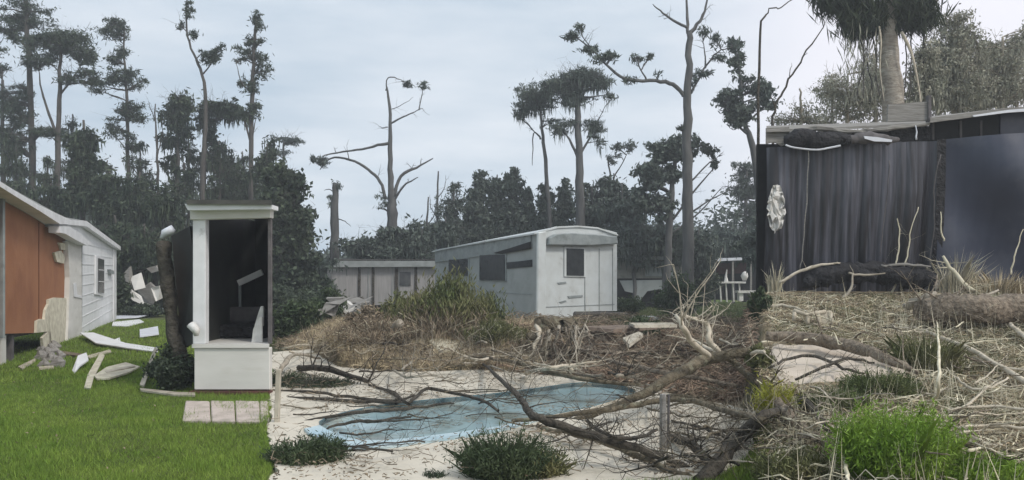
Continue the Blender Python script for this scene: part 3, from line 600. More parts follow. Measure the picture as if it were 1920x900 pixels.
# right picture
T('thicket_tree', 'tall misty green tree with a peaked top behind the shed roof', 'tree', 27,
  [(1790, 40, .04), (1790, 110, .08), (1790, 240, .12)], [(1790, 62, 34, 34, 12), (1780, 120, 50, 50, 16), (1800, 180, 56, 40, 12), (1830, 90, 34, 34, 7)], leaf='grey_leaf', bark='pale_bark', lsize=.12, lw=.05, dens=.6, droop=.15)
T('thicket_tree', 'misty twiggy tree above the right end of the shed roof', 'tree', 28,
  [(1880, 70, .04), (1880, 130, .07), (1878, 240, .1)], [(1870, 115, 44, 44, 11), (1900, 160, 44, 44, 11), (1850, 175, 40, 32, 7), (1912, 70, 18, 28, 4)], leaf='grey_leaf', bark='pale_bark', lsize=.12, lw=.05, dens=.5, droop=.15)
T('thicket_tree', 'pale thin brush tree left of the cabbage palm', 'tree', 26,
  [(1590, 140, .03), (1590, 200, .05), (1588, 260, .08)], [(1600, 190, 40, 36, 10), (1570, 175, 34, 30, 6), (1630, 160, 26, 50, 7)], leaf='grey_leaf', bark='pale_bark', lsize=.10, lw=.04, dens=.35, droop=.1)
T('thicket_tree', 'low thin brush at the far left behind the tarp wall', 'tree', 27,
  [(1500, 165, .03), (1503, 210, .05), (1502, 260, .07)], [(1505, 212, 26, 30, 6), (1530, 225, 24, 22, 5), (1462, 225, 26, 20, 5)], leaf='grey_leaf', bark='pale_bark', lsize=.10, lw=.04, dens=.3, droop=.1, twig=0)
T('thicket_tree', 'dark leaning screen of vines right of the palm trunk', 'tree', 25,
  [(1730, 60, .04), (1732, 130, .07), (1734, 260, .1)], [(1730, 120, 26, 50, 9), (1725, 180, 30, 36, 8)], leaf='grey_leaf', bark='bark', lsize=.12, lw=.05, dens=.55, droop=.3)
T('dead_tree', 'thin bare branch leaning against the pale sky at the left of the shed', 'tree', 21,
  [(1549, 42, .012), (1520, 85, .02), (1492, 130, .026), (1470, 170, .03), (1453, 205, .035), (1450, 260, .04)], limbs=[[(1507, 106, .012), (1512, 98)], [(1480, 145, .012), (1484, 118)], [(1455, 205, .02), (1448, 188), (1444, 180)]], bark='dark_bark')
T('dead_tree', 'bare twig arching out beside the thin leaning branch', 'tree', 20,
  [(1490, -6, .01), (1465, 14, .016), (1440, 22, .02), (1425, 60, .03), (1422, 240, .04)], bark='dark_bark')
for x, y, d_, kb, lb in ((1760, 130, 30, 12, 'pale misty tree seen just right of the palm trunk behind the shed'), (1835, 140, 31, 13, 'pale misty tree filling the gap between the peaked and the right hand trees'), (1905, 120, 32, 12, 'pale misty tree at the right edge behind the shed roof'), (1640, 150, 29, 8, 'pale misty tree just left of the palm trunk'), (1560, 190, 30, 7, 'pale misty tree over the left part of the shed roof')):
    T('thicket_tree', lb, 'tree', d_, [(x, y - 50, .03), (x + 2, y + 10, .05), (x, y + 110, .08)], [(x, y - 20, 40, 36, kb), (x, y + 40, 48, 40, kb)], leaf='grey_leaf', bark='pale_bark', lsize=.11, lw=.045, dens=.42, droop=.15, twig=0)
def cabbage_palm():
    d = 24; s = d / F
    root = thing('palm_tree', base_on(1672, d), 'cabbage palm with a thick pale trunk and dark hanging fronds behind the tarp wall', 'palm tree')
    path = smooth_path([W(1667, -60, d), W(1665, 40, d), W(1668, 120, d), W(1674, 200, d), base_on(1680, d) - Vector((0, 0, .1))], 6)
    MB().tube(path, lerp_r([.22, .24, .27, .29, .33], len(path)), 12, .06).build('trunk', 'palm_bark', root, smooth=True)
    for (cx, cy, rx, ry, n) in ((1602, 30, 34, 34, 260), (1570, 5, 40, 22, 180), (1640, 38, 26, 26, 200), (1700, 20, 50, 34, 420), (1725, 28, 24, 28, 200), (1665, -40, 90, 30, 400), (1545, -10, 26, 14, 60), (1612, 52, 16, 20, 80)):
        c = np.array(W(cx, cy, d)); P = c + rng.normal(0, .42, (n, 3)) * np.array([rx * s, min(rx * s, .7), ry * s])
        V = leaves(np.repeat(P, 5, 0) + rng.normal(0, .07, (n * 5, 3)), .55, .045, (0, 0, -1.3)); quads_obj('frond', V, 4, 'palm_leaf', root)
    for x0, y0, x1, y1, r in ((1690, 60, 1722, 160, .045), (1648, 50, 1650, 130, .03)):
        MB().tube(smooth_path([W(x0, y0, d - .4), W((x0 + x1) / 2 + 3, (y0 + y1) / 2 - 10, d - .5), W(x1, y1, d - .45), W(x1 + 8, y1 + 60, d - .5)], 4), [r, r, r, r * .9, r * .8, r * .7, r * .6, r * .6, r * .5, r * .5, r * .4, r * .4, r * .3], 6).build('old_frond_stalk', 'bleached', root, smooth=True)
    mb = MB()
    for x in (1612, 1620, 1628, 1636, 1643, 1700, 1708):
        p = W(x, 62 + random.uniform(-8, 8), d + random.uniform(-.4, .4)); mb.tube(smooth_path([p, p + Vector((random.gauss(0, .05), 0, -.8)), p + Vector((random.gauss(0, .12), 0, -1.9))], 4, .02), .018, 4)
        V = None
    mb.build('hanging_stalks', 'bark', root)
    P = np.stack([rng.uniform(-1, 1, 380) * .5 - .85, rng.normal(0, .25, 380), rng.uniform(-2.0, .2, 380)], 1) + np.array(W(1672, 60, d))
    quads_obj('dead_frond_skirt', leaves(P, .4, .03, (0, 0, -2.5)), 4, 'grey_leaf', root)
cabbage_palm()
# far wood that closes the view between the trunks
P = []
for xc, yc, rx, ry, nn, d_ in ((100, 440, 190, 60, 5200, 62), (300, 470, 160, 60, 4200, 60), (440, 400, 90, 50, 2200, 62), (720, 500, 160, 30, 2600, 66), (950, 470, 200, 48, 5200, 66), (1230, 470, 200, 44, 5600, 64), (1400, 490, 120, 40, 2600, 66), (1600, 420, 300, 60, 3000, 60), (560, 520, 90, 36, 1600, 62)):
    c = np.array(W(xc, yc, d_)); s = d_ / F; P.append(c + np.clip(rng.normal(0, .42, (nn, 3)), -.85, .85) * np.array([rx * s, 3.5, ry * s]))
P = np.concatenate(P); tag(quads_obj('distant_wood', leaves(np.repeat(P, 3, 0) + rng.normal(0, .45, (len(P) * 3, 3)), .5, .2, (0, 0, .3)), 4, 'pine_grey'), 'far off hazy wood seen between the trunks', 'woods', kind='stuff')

# ------------------------------------------------------------ left: damaged house
def HY(px): return -3.796 / ((px - CX) / F + .34)
HN = Vector((1, .34, 0)).normalized(); HD = Vector((-.34, 1, 0)).normalized()
def HW(px, py, out=0.): return W(px, py, HY(px)) + HN * out
def hslab(px_poly, out, th, name, m, parent, bevel=0.):
    return MB().slab([HW(x, y, out) for x, y in px_poly], HN * th).build(name, m, parent, bevel=bevel)
def house():
    root = thing('damaged_house', HW(0, 625), 'white house on piers with its siding torn off to orange sheathing', 'house')
    hslab([(-70, 330), (0, 372), (60, 405), (124, 446), (128, 606), (100, 615), (70, 624), (0, 626), (-70, 640)], -.10, .08, 'sheathing_wall', 'orange_wall', root)
    for x in (74,):
        hslab([(x, 396 + (x - 38) * .6), (x + .8, 397 + (x - 38) * .6), (x + .8, 622 - (x - 38) * .2), (x, 622 - (x - 38) * .2)], -.018, .008, 'board_seam', 'seam', root)
    hslab([(104, 413), (144, 418), (176, 440), (212, 466), (212, 600), (190, 612), (160, 632), (147, 645), (147, 452), (122, 440), (86, 424)], -.03, .09, 'siding_wall', 'white_siding', root)
    # clapboard joints: real steps
    for k in range(9):
        f = k / 9
        hslab([(149, 455 + f * 178), (211, 470 + f * 120), (211, 471 + f * 120), (149, 456.5 + f * 178)], .06, .012, 'siding_lap', 'white_trim', root)
    hslab([(119, 452), (146, 458), (147, 645), (128, 652), (118, 655), (121, 600), (123, 520), (121, 480)], -.02, .11, 'torn_siding', 'porch_white', root)
    for pl in ([(88, 562), (100, 558), (122, 559), (124, 600), (121, 655), (98, 656), (90, 650), (88, 622)], [(66, 602), (74, 598), (80, 600), (82, 582), (88, 570), (90, 624), (84, 622), (65, 624)],
               [(99, 474), (112, 470), (119, 482), (117, 494), (104, 491)], [(86, 622), (92, 622), (94, 654), (78, 652), (76, 634)], [(109, 455), (142, 458), (143, 472), (112, 468)]):
        hslab(pl, -.015, .05, 'insulation_board', 'insulation', root)
    hslab([(128, 532), (134, 530), (136, 552), (146, 556), (146, 560), (130, 556)], .092, .02, 'torn_siding', 'white_trim', root)
    hslab([(146.6, 448), (148.6, 449), (148.6, 604), (146.6, 606)], .062, .01, 'corner_gap', 'void', root)
    f = hslab([(172, 479), (189, 484), (189, 556), (172, 552)], .062, .05, 'window', 'white_trim', root, .006)
    MB().slab([HW(x, y, .115) for x, y in ((175.5, 484), (186.5, 487), (186.5, 549), (175.5, 548))], HN * .02).build('window_pane', 'window_glass', f)
    for y in (505, 527): MB().slab([HW(x, yy, .137) for x, yy in ((175.5, y), (186.5, y + 1), (186.5, y + 2.2), (175.5, y + 1.4))], HN * .012).build('muntin', 'white_trim', f)
    hslab([(197, 505), (204, 508), (205, 514), (198, 513)], .06, .1, 'wall_vent', 'camper_grey', root)
    hslab([(208, 466), (213, 469), (213, 600), (208, 603)], .064, .03, 'corner_trim', 'white_trim', root)
    # eave boards, one of them torn loose
    hslab([(-70, 322), (0, 362), (40, 384), (104, 411), (104, 419), (84, 420), (40, 394), (0, 372), (-70, 332)], .0, .30, 'roof_edge', 'white_trim', root)
    hslab([(104, 411), (146, 414), (214, 462), (214, 469), (146, 424), (104, 420)], .07, .14, 'roof_edge', 'white_trim', root)
    hslab([(84, 424), (104, 424), (124, 436), (150, 456), (140, 460), (118, 450), (96, 438), (84, 436)], .07, .22, 'hanging_fascia', 'white_trim', root)
    # roof rising away from the eave
    a0, a1, a2, a3 = HW(-70, 322, .25), HW(104, 411, .25), HW(146, 414, .2), HW(214, 462, .2)
    up = -HN * 3.2 + Vector((0, 0, .55))
    MB().slab([a0, a1, a1 + up, a0 + up], (0, 0, -.07)).build('roof', 'roofing', root)
    MB().slab([a2, a3, a3 + up, a2 + up], (0, 0, -.07)).build('roof', 'roofing', root)
    b0, b1_ = HW(-70, 640, -.12), HW(210, 600, -.12)
    top0, top1 = HW(-70, 335, -.12), HW(210, 470, -.12)
    MB().slab([b1_, top1, top1 - HN * 3, b1_ - HN * 3], HD * .1).build('end_wall', 'white_siding', root)
    MB().slab([b0, top0, top0 - HN * 3, b0 - HN * 3], -HD * .1).build('end_wall', 'orange_wall', root)
    MB().slab([HW(-70, 640, -.14), HW(125, 606, -.14), HW(125, 606, -.14) - HN * 3, HW(-70, 640, -.14) - HN * 3], (0, 0, -.12)).build('floor_frame', 'weathered_dark', root)
    MB().slab([HW(-70, 645, -1.6), HW(130, 612, -1.6), HW(130, 655, -1.6), HW(-70, 760, -1.6)], -HN * .05).build('crawl_shade', 'void', root)  # black sheet stands for the shade beneath the raised floor
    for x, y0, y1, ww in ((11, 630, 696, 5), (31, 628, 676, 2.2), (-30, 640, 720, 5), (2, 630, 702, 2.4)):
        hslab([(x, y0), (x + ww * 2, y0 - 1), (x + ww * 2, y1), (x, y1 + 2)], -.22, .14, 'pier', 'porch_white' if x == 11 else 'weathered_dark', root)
    hslab([(40, 630), (70, 627), (72, 668), (58, 674), (42, 684)], -.5, .04, 'underfloor_shade', 'void', root)  # black patch painted as shade between the piers
    MB().box(HW(2, 372, .02) - Vector((.04, .04, 2.4)), HW(2, 372, .02) + Vector((.03, .03, 0))).build('corner_post', 'camper_grey', root)
house()

# ------------------------------------------------------------ left: white porch
def porch():
    d = 11.35; s = d / F; X = lambda px: (px - CX) * s; Z = lambda py: EYE - (py - HZ) * s
    x0, x1 = X(364), X(506); zf = Z(652); D = 2.6; x2 = (506 - CX) * (d + D) / F; xl = (372 - CX) * (d + D) / F
    root = thing('porch', (x0, d, 0), 'white framed open porch with dark screened inside and pale low front wall', 'porch')
    MB().box((x0, d, Z(731)), (x1, d + .12, zf)).build('front_wall', 'porch_white', root, bevel=.01)
    MB().slab([(x0 - .02, d - .03, zf), (x1, d - .03, zf), (x2, d + D, zf), (x0 - .02, d + D, zf)], (0, 0, .05)).build('porch_floor', 'porch_white', root)
    MB().box((x0 - .05, d - .05, Z(749)), (x1, d + .14, Z(733))).build('base_board', 'maroon', root)
    MB().slab([(x0 + .1, d + .13, -.05), (x1 - .1, d + .13, -.05), (x2 - .1, d + D, -.05), (x0 + .1, d + D, -.05)], (0, 0, Z(735) + .05)).build('foundation', 'weathered_dark', root)
    MB().box((x0 - .02, d, zf + .05), (x0 + .15, d + .14, Z(408))).build('post', 'white_trim', root, bevel=.008)
    MB().box((X(374), d + .02, zf + .05), (X(377.5), d + .10, Z(412))).build('screen_frame', 'camper_grey', root)
    MB().box((x1 - .04, d + .05, zf + .05), (x1, d + .12, Z(408))).build('screen_frame', 'weathered_dark', root)
    MB().slab([W(356, 412, d - .04), W(507, 408, d - .04), W(507, 392, d - .04), W(356, 394, d - .04)], (0, .16, 0)).build('beam', 'porch_white', root, bevel=.006)
    MB().slab([W(352, 394, d - .2), W(510, 392, d - .2), W(510, 384, d - .2), W(346, 382, d - .2)], (0, .3, 0)).build('roof_edge', 'white_trim', root)
    MB().slab([W(350, 383, d - .25), W(510, 384, d - .25), W(508, 392, d + D + .2), W(350, 392, d + D + .2)], (0, 0, .06)).build('roof', 'dark_roofing', root)
    MB().box((x0 + .02, d + D, zf), (x2, d + D + .06, Z(385))).build('rear_screen', 'screen', root)
    MB().slab([(x1 - .03, d + .16, zf + .05), (x2 - .02, d + D, zf + .05), (x2 - .02, d + D, Z(392)), (x1 - .03, d + .16, Z(392))], (.02, 0, 0)).build('side_screen', 'screen', root)
    MB().box((x0 + .0, d + .2, zf + .05), (x0 + .03, d + D, Z(392))).build('side_screen', 'screen', root)
    b = MB().bar(W(447, 531, d + 1.6), W(492, 510, d + 1.6), .05, .09); b.build('loose_rail', 'white_trim', root)
    MB().bar(W(450, 535, d + 1.6), W(452, 640, d + 1.6), .04, .04).build('inner_post', 'camper_grey', root)
    MB().bar(W(388, 566, d + .5), W(389, 612, d + .5), .035, .035).build('short_post', 'white_trim', root)
    # settee standing on the porch
    t = thing('settee', W(435, 645, d + 1.), 'black low settee standing inside the white porch', 'settee'); d2 = d + .9
    xa, xb = (390 - CX) * d2 / F, (484 - CX) * d2 / F; zb = zf + .05
    MB().box((xa, d2, zb + .02), (xb, d2 + .6, zb + .20)).build('seat', 'black_plastic', t, bevel=.03)
    MB().box((xa + .05, d2 + .45, zb + .2), (xb - .05, d2 + .62, zb + .44)).build('backrest', 'weathered_dark', t, bevel=.04)
    for x in (xa - .06, xb): MB().box((x, d2 - .03, zb + .0), (x + .07, d2 + .6, zb + .3)).build('arm', 'black_plastic', t, bevel=.02)
    # folded white chair at the right end
    t = thing('folded_chair', W(484, 648, d + .3), 'folded white chair leaning inside the right end of the porch', 'chair')
    MB().slab([W(x, y, d + .3) for x, y in ((470, 650), (474, 618), (484, 594), (492, 594), (492, 650))], (0, .04, 0)).build('seat', 'white_plastic', t, bevel=.01)
    MB().slab([W(x, y, d + .38) for x, y in ((476, 612), (488, 574), (494, 574), (494, 612))], (0, .04, 0)).build('backrest', 'white_plastic', t, bevel=.01)
    # pavers
    for i, (px0, px1) in enumerate(((342, 395), (397, 441), (443, 488), (489, 505))):
        q = [G(px0, 794 + i * .8), G(px1, 795 + i * .8), G(px1 - 2, 758), G(px0 + (6 if i == 0 else -2), 757)]
        o = MB().slab([p + Vector((0, 0, -.03)) for p in q], (0, 0, .07)).build('paving_slab', 'paver', bevel=.012)
        tag(o, ('pale paving slab at the left end of the strip before the porch', 'pale paving slab second from the left before the porch', 'pale paving slab third from the left before the porch', 'pale paving slab at the right end of the strip before the porch')[i], 'paving slab', 'paving slabs before the porch')
porch()
def item(name, mb, m, label, cat, group=None, smooth=False, bevel=0.):
    return tag(mb.build(name, m, smooth=smooth, bevel=bevel), label, cat, group)
# things leaning at the porch's left end
D1 = 12.0
item('leaning_screen', MB().slab([W(322, 442, D1 + .2), W(356, 424, D1), W(364, 500, D1 - .2), W(366, 640, D1 - .3), W(340, 655, D1 - .2), W(332, 560, D1)], (.02, .06, 0)), 'screen', 'torn dark screen panel leaning against the left porch post', 'screen panel')
pth = smooth_path([W(306, 455, D1 - .1), W(314, 520, D1 - .15), W(322, 590, D1 - .2), W(334, 650, D1 - .25), W(338, 700, D1 - .25)], 4, .01)
item('broken_snag', MB().tube(pth, lerp_r([.10, .09, .11], len(pth)), 8, .12), 'dark_bark', 'dark broken trunk leaning by the porch beneath a white cap', 'snag', smooth=True)
b = MB(); b.tube([W(303, 447, D1 - .05), W(309, 437, D1 - .05), W(320, 432, D1 - .05), W(328, 435, D1 - .05)], [.03, .07, .08, .03], 8, .2)
item('vent_cap', b, 'white_metal', 'crumpled white metal cap on top of the leaning dark trunk', 'cap', smooth=True)
b = MB(); b.tube([W(353, 612, 11.3), W(360, 610, 11.25), W(368, 620, 11.2), W(369, 630, 11.2)], [.02, .06, .05, .03], 7, .2)
item('plastic_bag', b, 'white_plastic', 'small white scrap caught at the foot of the porch post', 'scrap', smooth=True)
def bush(name, label, px, py_base, rx, ry, n, leaf, lsize=.09, lw=.03, bias=(0, 0, .6), stem='dark_bark', d=None, stems=14, cat='bush', group=None, droop=0, hollow=.3):
    g = G(px, py_base) if d is None else Vector(((px - CX) / F * d, d, hz((px - CX) / F * d, d)))
    s = g.y / F; RX, RZ = rx * s, ry * s; root = thing(name, g, label, cat, group)
    mb = MB(); tips = []
    for i in range(stems):
        a = random.uniform(0, 2 * math.pi); q = random.random() ** .6
        tip = g + Vector((math.cos(a) * RX * q, math.sin(a) * RX * .7 * q, RZ * (1.9 - .9 * q) * random.uniform(.6, 1)))
        mid = g + Vector(((tip.x - g.x) * .35, (tip.y - g.y) * .35, (tip.z - g.z) * .55))
        ph = smooth_path([g + Vector((random.gauss(0, RX * .1), random.gauss(0, RX * .1), -.03)), mid, tip], 3, .01); mb.tube(ph, lerp_r([.018, .006], len(ph)), 4); tips += ph[2:]
    mb.build('stems', stem, root)
    T_ = np.array([tuple(p) for p in tips]); idx = rng.integers(0, len(T_), n)
    C = T_[idx] + rng.normal(0, 1, (n, 3)) * np.array([RX * .14, RX * .14, RZ * .14]); C[:, 2] = np.maximum(C[:, 2], g.z + .02)
    V = leaves(C, lsize, lw, bias)
    quads_obj('foliage', V, 4, leaf, root); return root
bush('bush', 'dark bush piled against the left end of the porch', 322, 733, 46, 44, 9000, 'dark_leaf', .07, .03, (0, 0, -.3))
bush('bush', 'lower dark shrub between the dark bush and the porch post', 345, 728, 26, 44, 4000, 'dark_leaf', .07, .03, (0, 0, -.3))
bush('bush', 'thicket shrub at the foot of the tree line behind the broken panels', 240, 585, 50, 52, 6000, 'dark_leaf', .22, .09, d=36)
bush('bush', 'dark shrub behind the pile of broken white panels', 290, 585, 40, 60, 6000, 'dark_leaf', .22, .09, d=36.5)
bush('bush', 'low dark brush the broken pale panels rest on', 268, 590, 44, 13, 4500, 'dark_leaf', .14, .06, d=32.2, stems=40)
bush('bush', 'dark shrub hugging the far corner of the white house', 222, 585, 20, 50, 4000, 'dark_leaf', .2, .08, d=32)
# rows of white wreckage on the left lawn
def board(label, pts, m='white_siding', th=.025, lift=.02, tilt=None, name='siding_board', cat='board', group='torn boards on the lawn'):
    q = []
    for i, (x, y) in enumerate(pts): q.append(G(x, y) + Vector((0, 0, lift + (tilt[i] if tilt else 0))))
    return item(name, MB().slab(q, (0, 0, th)), m, label, cat, group)
board('long white siding strip curving from the house corner towards the leaning trunk', [(150, 636), (175, 634), (235, 649), (296, 656), (296, 664), (240, 658), (180, 652)], 'white_trim', tilt=[.12, .1, .03, 0, 0, .02, .06])
board('white metal sheet lying behind, nearest the heap of broken panels', [(206, 590), (245, 586), (312, 577), (314, 588), (260, 598), (208, 600)], 'white_metal', tilt=[0, .1, .12, .08, .02, 0])
board('narrow pale board on the grass under the white metal sheet', [(212, 606), (262, 601), (270, 606), (240, 614), (210, 613)])
board('flat pale panel in the middle of the back grass', [(262, 624), (296, 621), (298, 633), (262, 636)], 'white_metal', tilt=[.05, .1, .05, .02])
board('small pale scrap left of the flat pale panel', [(214, 640), (224, 636), (226, 643), (216, 645)])
board('pale plank lying diagonally near the house wall', [(160, 672), (206, 659), (209, 663), (168, 675)], 'plank')
board('brown plank along the foot of the torn siding', [(108, 661), (160, 668), (158, 672), (108, 667)], 'brown_plank')
board('cream plank lying before the crawl space', [(34, 692), (66, 676), (68, 680), (42, 696)], 'plank')
board('short cream plank on the lawn edge below the torn siding', [(72, 692), (100, 690), (101, 694), (74, 696)], 'plank')
board('large pale leaf shaped siding sheet lying on the lawn', [(176, 712), (200, 700), (236, 693), (262, 694), (240, 706), (205, 718), (182, 718)], 'insulation', tilt=[.02, .06, .08, .02, .02, .03, .02])
board('propped cream board left of the leaf shaped sheet', [(164, 708), (188, 683), (196, 688), (176, 713)], 'insulation', tilt=[0, .16, .16, 0])
board('small cream scrap nearest to the mown lawn', [(158, 732), (164, 716), (176, 719), (170, 734)], 'insulation', tilt=[0, .05, .06, 0])
board('white crumpled sheet at the left of the lawn debris', [(135, 700), (146, 684), (162, 682), (166, 690), (150, 696), (140, 704)], 'white_siding', tilt=[0, .12, .16, .1, .05, 0])
board('long thin board behind the leaf shaped sheet', [(196, 706), (252, 695), (254, 697), (200, 710)], 'plank', lift=.07)
board('cream plank propped against the dark bush', [(262, 726), (290, 688), (295, 692), (270, 730)], 'plank', tilt=[0, .3, .3, 0])
board('grey edging board running from the dark bush to the porch', [(262, 733), (330, 741), (366, 742), (366, 747), (326, 746), (264, 737)], 'plank')
# heap of broken panels
heap = [((232, 512), (243, 500), (250, 540), (240, 548)), ((244, 520), (262, 512), (270, 540), (252, 545)), ((258, 545), (280, 530), (300, 548), (284, 572), (262, 566)), ((238, 540), (262, 556), (268, 572), (242, 560)), ((274, 503), (292, 498), (298, 508), (284, 512)), ((283, 540), (298, 536), (302, 560), (292, 565)), ((262, 566), (280, 572), (270, 578), (256, 574))]
hl = ('tall sliver at the left of the heap of broken pale panels', 'upper plate in the heap of broken pale panels', 'largest plate low in the heap of broken pale panels', 'slanted lower left plate of the broken pale heap', 'small plate above the dark hole of the heap', 'right hand plate below the dark hole of the heap', 'bottom plate of the broken pale heap')
for i, pl in enumerate(heap):
    dd = 33 + random.uniform(-.4, .4)
    item('broken_sheet', MB().slab([W(x, y, dd + j * random.uniform(-.12, .12)) for j, (x, y) in enumerate(pl)], (.03, .08, .02)), 'porch_white' if i % 2 else 'weathered', hl[i], 'panel', 'heap of broken pale panels')
item('dark_hole', MB().tube([W(284, 524, 33.6), W(285, 524, 34.3)], [.46, .46], 14, .05), 'void', 'dark round shape painted for the shaded hole in the heap of broken panels', 'shaded hole')  # solid black disc paints the shade inside the heap's hole
b = MB()
for _ in range(34):
    c = G(random.uniform(72, 112), random.uniform(650, 690)); r = random.uniform(.05, .12)
    b.tube([c, c + Vector((r * .3, r * .2, r * .8)), c + Vector((0, 0, r * 1.5))], [r, r * .9, r * .3], 6, .25)
item('rubble', b, 'weathered', 'grey rubble below the torn house corner', 'rubble')['kind'] = 'stuff'

# ------------------------------------------------------------ centre: camper, mobile home, other trailers
def camper():
    A = W(816, 600, 34.5); C0 = W(1009, 610, 27.2); E_ = W(1155, 600, 29.0)
    A.z = C0.z = E_.z = 0
    def P(a, bb, t, z, out=0.):
        n = (bb - a).normalized(); nn = Vector((n.y, -n.x, 0)); return a + (bb - a) * t + Vector((0, 0, z)) + nn * out
    def on(a, bb, px, py, out=0.):      # point of the wall plane a-bb at a pixel
        u = (px - CX) / F; dx, dy = bb.x - a.x, bb.y - a.y; t = (u * a.y - a.x) / (dx - u * dy); y = a.y + dy * t
        return P(a, bb, t, EYE - (py - HZ) / F * y, out)
    root = thing('camper_trailer', C0, 'large battered white camper trailer standing corner on behind the pool', 'camper trailer')
    def wl(name, pl, m, a, bb, out, th, parent=root, bevel=0.):
        nn = (bb - a).normalized(); nn = Vector((nn.y, -nn.x, 0)); return MB().slab([on(a, bb, x, y, out) for x, y in pl], nn * th).build(name, m, parent, bevel=bevel)
    L, Rr = (A, C0), (C0, E_)
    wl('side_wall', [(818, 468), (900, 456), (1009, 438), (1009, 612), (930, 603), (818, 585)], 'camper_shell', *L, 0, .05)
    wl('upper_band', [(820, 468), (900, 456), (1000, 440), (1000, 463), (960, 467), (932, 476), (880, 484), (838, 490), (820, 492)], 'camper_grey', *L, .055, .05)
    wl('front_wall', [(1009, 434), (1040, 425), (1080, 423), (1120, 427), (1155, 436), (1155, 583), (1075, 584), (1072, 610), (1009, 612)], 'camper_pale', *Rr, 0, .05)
    wl('front_awning', [(1022, 446), (1034, 440), (1060, 437), (1120, 441), (1148, 444), (1150, 458), (1100, 461), (1020, 460)], 'camper_grey', *Rr, .055, .22, bevel=.03)
    wl('corner_post', [(1003, 436), (1019, 434), (1018, 612), (1001, 613)], 'camper_pale', *Rr, .06, .12, bevel=.03)
    f = wl('window', [(1055, 462), (1095, 463), (1095, 520), (1055, 519)], 'camper_pale', *Rr, .055, .04, bevel=.01)
    wl('window_pane', [(1059, 466), (1091, 467), (1091, 517), (1059, 516)], 'glass', *Rr, .098, .02, f)
    for x0, y0, x1, y1 in ((846, 487, 881, 517), (904, 479, 951, 526)):
        f = wl('window', [(x0 - 2, y0 - 2), (x1 + 2, y0 - 4), (x1 + 2, y1 + 2), (x0 - 2, y1)], 'camper_grey', *L, .055, .03)
        wl('window_pane', [(x0, y0), (x1, y0 - 1.5), (x1, y1), (x0, y1 - 1)], 'glass', *L, .088, .02, f)
    wl('torn_opening', [(932, 474), (960, 466), (1001, 453), (1001, 466), (975, 471), (945, 476)], 'void', *L, .11, .02)
    wl('torn_opening', [(953, 492), (976, 490), (1001, 487), (1001, 500), (975, 502), (954, 504)], 'glass', *L, .056, .03)
    for pl in ([(1043, 530), (1058, 528), (1060, 531), (1046, 533)], [(1062, 555), (1090, 553), (1090, 557), (1064, 559)], [(1046, 566), (1058, 563), (1060, 565), (1050, 568)]):
        wl('dent', pl, 'camper_grey', *Rr, .055, .02)
    for x in (1094, 1121, 1146): wl('panel_joint', [(x, 466), (x + 1.2, 466), (x + 1.2, 582), (x, 582)], 'camper_grey', *Rr, .052, .012)
    wl('panel_joint', [(1022, 575), (1150, 570), (1150, 571.2), (1022, 576.4)], 'camper_grey', *Rr, .052, .012)
    wl('panel_joint', [(830, 540), (1000, 552), (1000, 553), (830, 541)], 'camper_grey', *L, .055, .012)
    wl('painted_skirt_shadow', [(960, 585), (1001, 592), (1001, 611), (960, 606)], 'camper_grey', *L, .055, .015)  # grey slab painted as the shadow along the skirt
    # rear walls
    B_ = A + (E_ - C0); back = lambda a, bb, z0, z1: MB().slab([a + Vector((0, 0, z0)), bb + Vector((0, 0, z0)), bb + Vector((0, 0, z1)), a + Vector((0, 0, z1))], (.0, .05, 0))
    back(A, B_, .4, 2.5).build('rear_wall', 'camper_shell', root); back(B_, E_, .4, 2.9).build('rear_wall', 'camper_shell', root)
    # domed roof shell, low at the left end
    xs = 9; ys = 5; grid = []
    for i in range(xs):
        for j in range(ys):
            s_, t_ = i / (xs - 1), j / (ys - 1)
            p = A + (C0 - A) * s_ + (E_ - C0) * t_
            z = 2.62 + .38 * s_ ** .8 + .14 * math.sin(math.pi * t_) * (.4 + .6 * s_) + .04 * t_ * s_
            grid.append(p + Vector((0, 0, z)) + Vector((-.12 if j == 0 else .06 if j == ys - 1 else 0, -.12 if (j == 0 or i == xs - 1) else 0, -.12 if j in (0, ys - 1) else 0)))
    b = MB(); b.add(grid + [p + Vector((0, 0, .05)) for p in grid], [(i * ys + j, i * ys + j + 1, (i + 1) * ys + j + 1, (i + 1) * ys + j) for i in range(xs - 1) for j in range(ys - 1)] + [(xs * ys + i * ys + j, xs * ys + (i + 1) * ys + j, xs * ys + (i + 1) * ys + j + 1, xs * ys + i * ys + j + 1) for i in range(xs - 1) for j in range(ys - 1)]
                 + [(i * ys, (i + 1) * ys, xs * ys + (i + 1) * ys, xs * ys + i * ys) for i in range(xs - 1)] + [(((xs - 1) * ys) + j, ((xs - 1) * ys) + j + 1, xs * ys + (xs - 1) * ys + j + 1, xs * ys + (xs - 1) * ys + j) for j in range(ys - 1)])
    b.build('roof', 'camper_pale', root, smooth=False)
    for t_ in (.25, .72):
        c = C0 + (E_ - C0) * t_ + Vector((.3, .45, .33)); MB().tube([c, c + Vector((.0, .22, 0))], .33, 14).build('wheel', 'black_plastic', root)
camper()
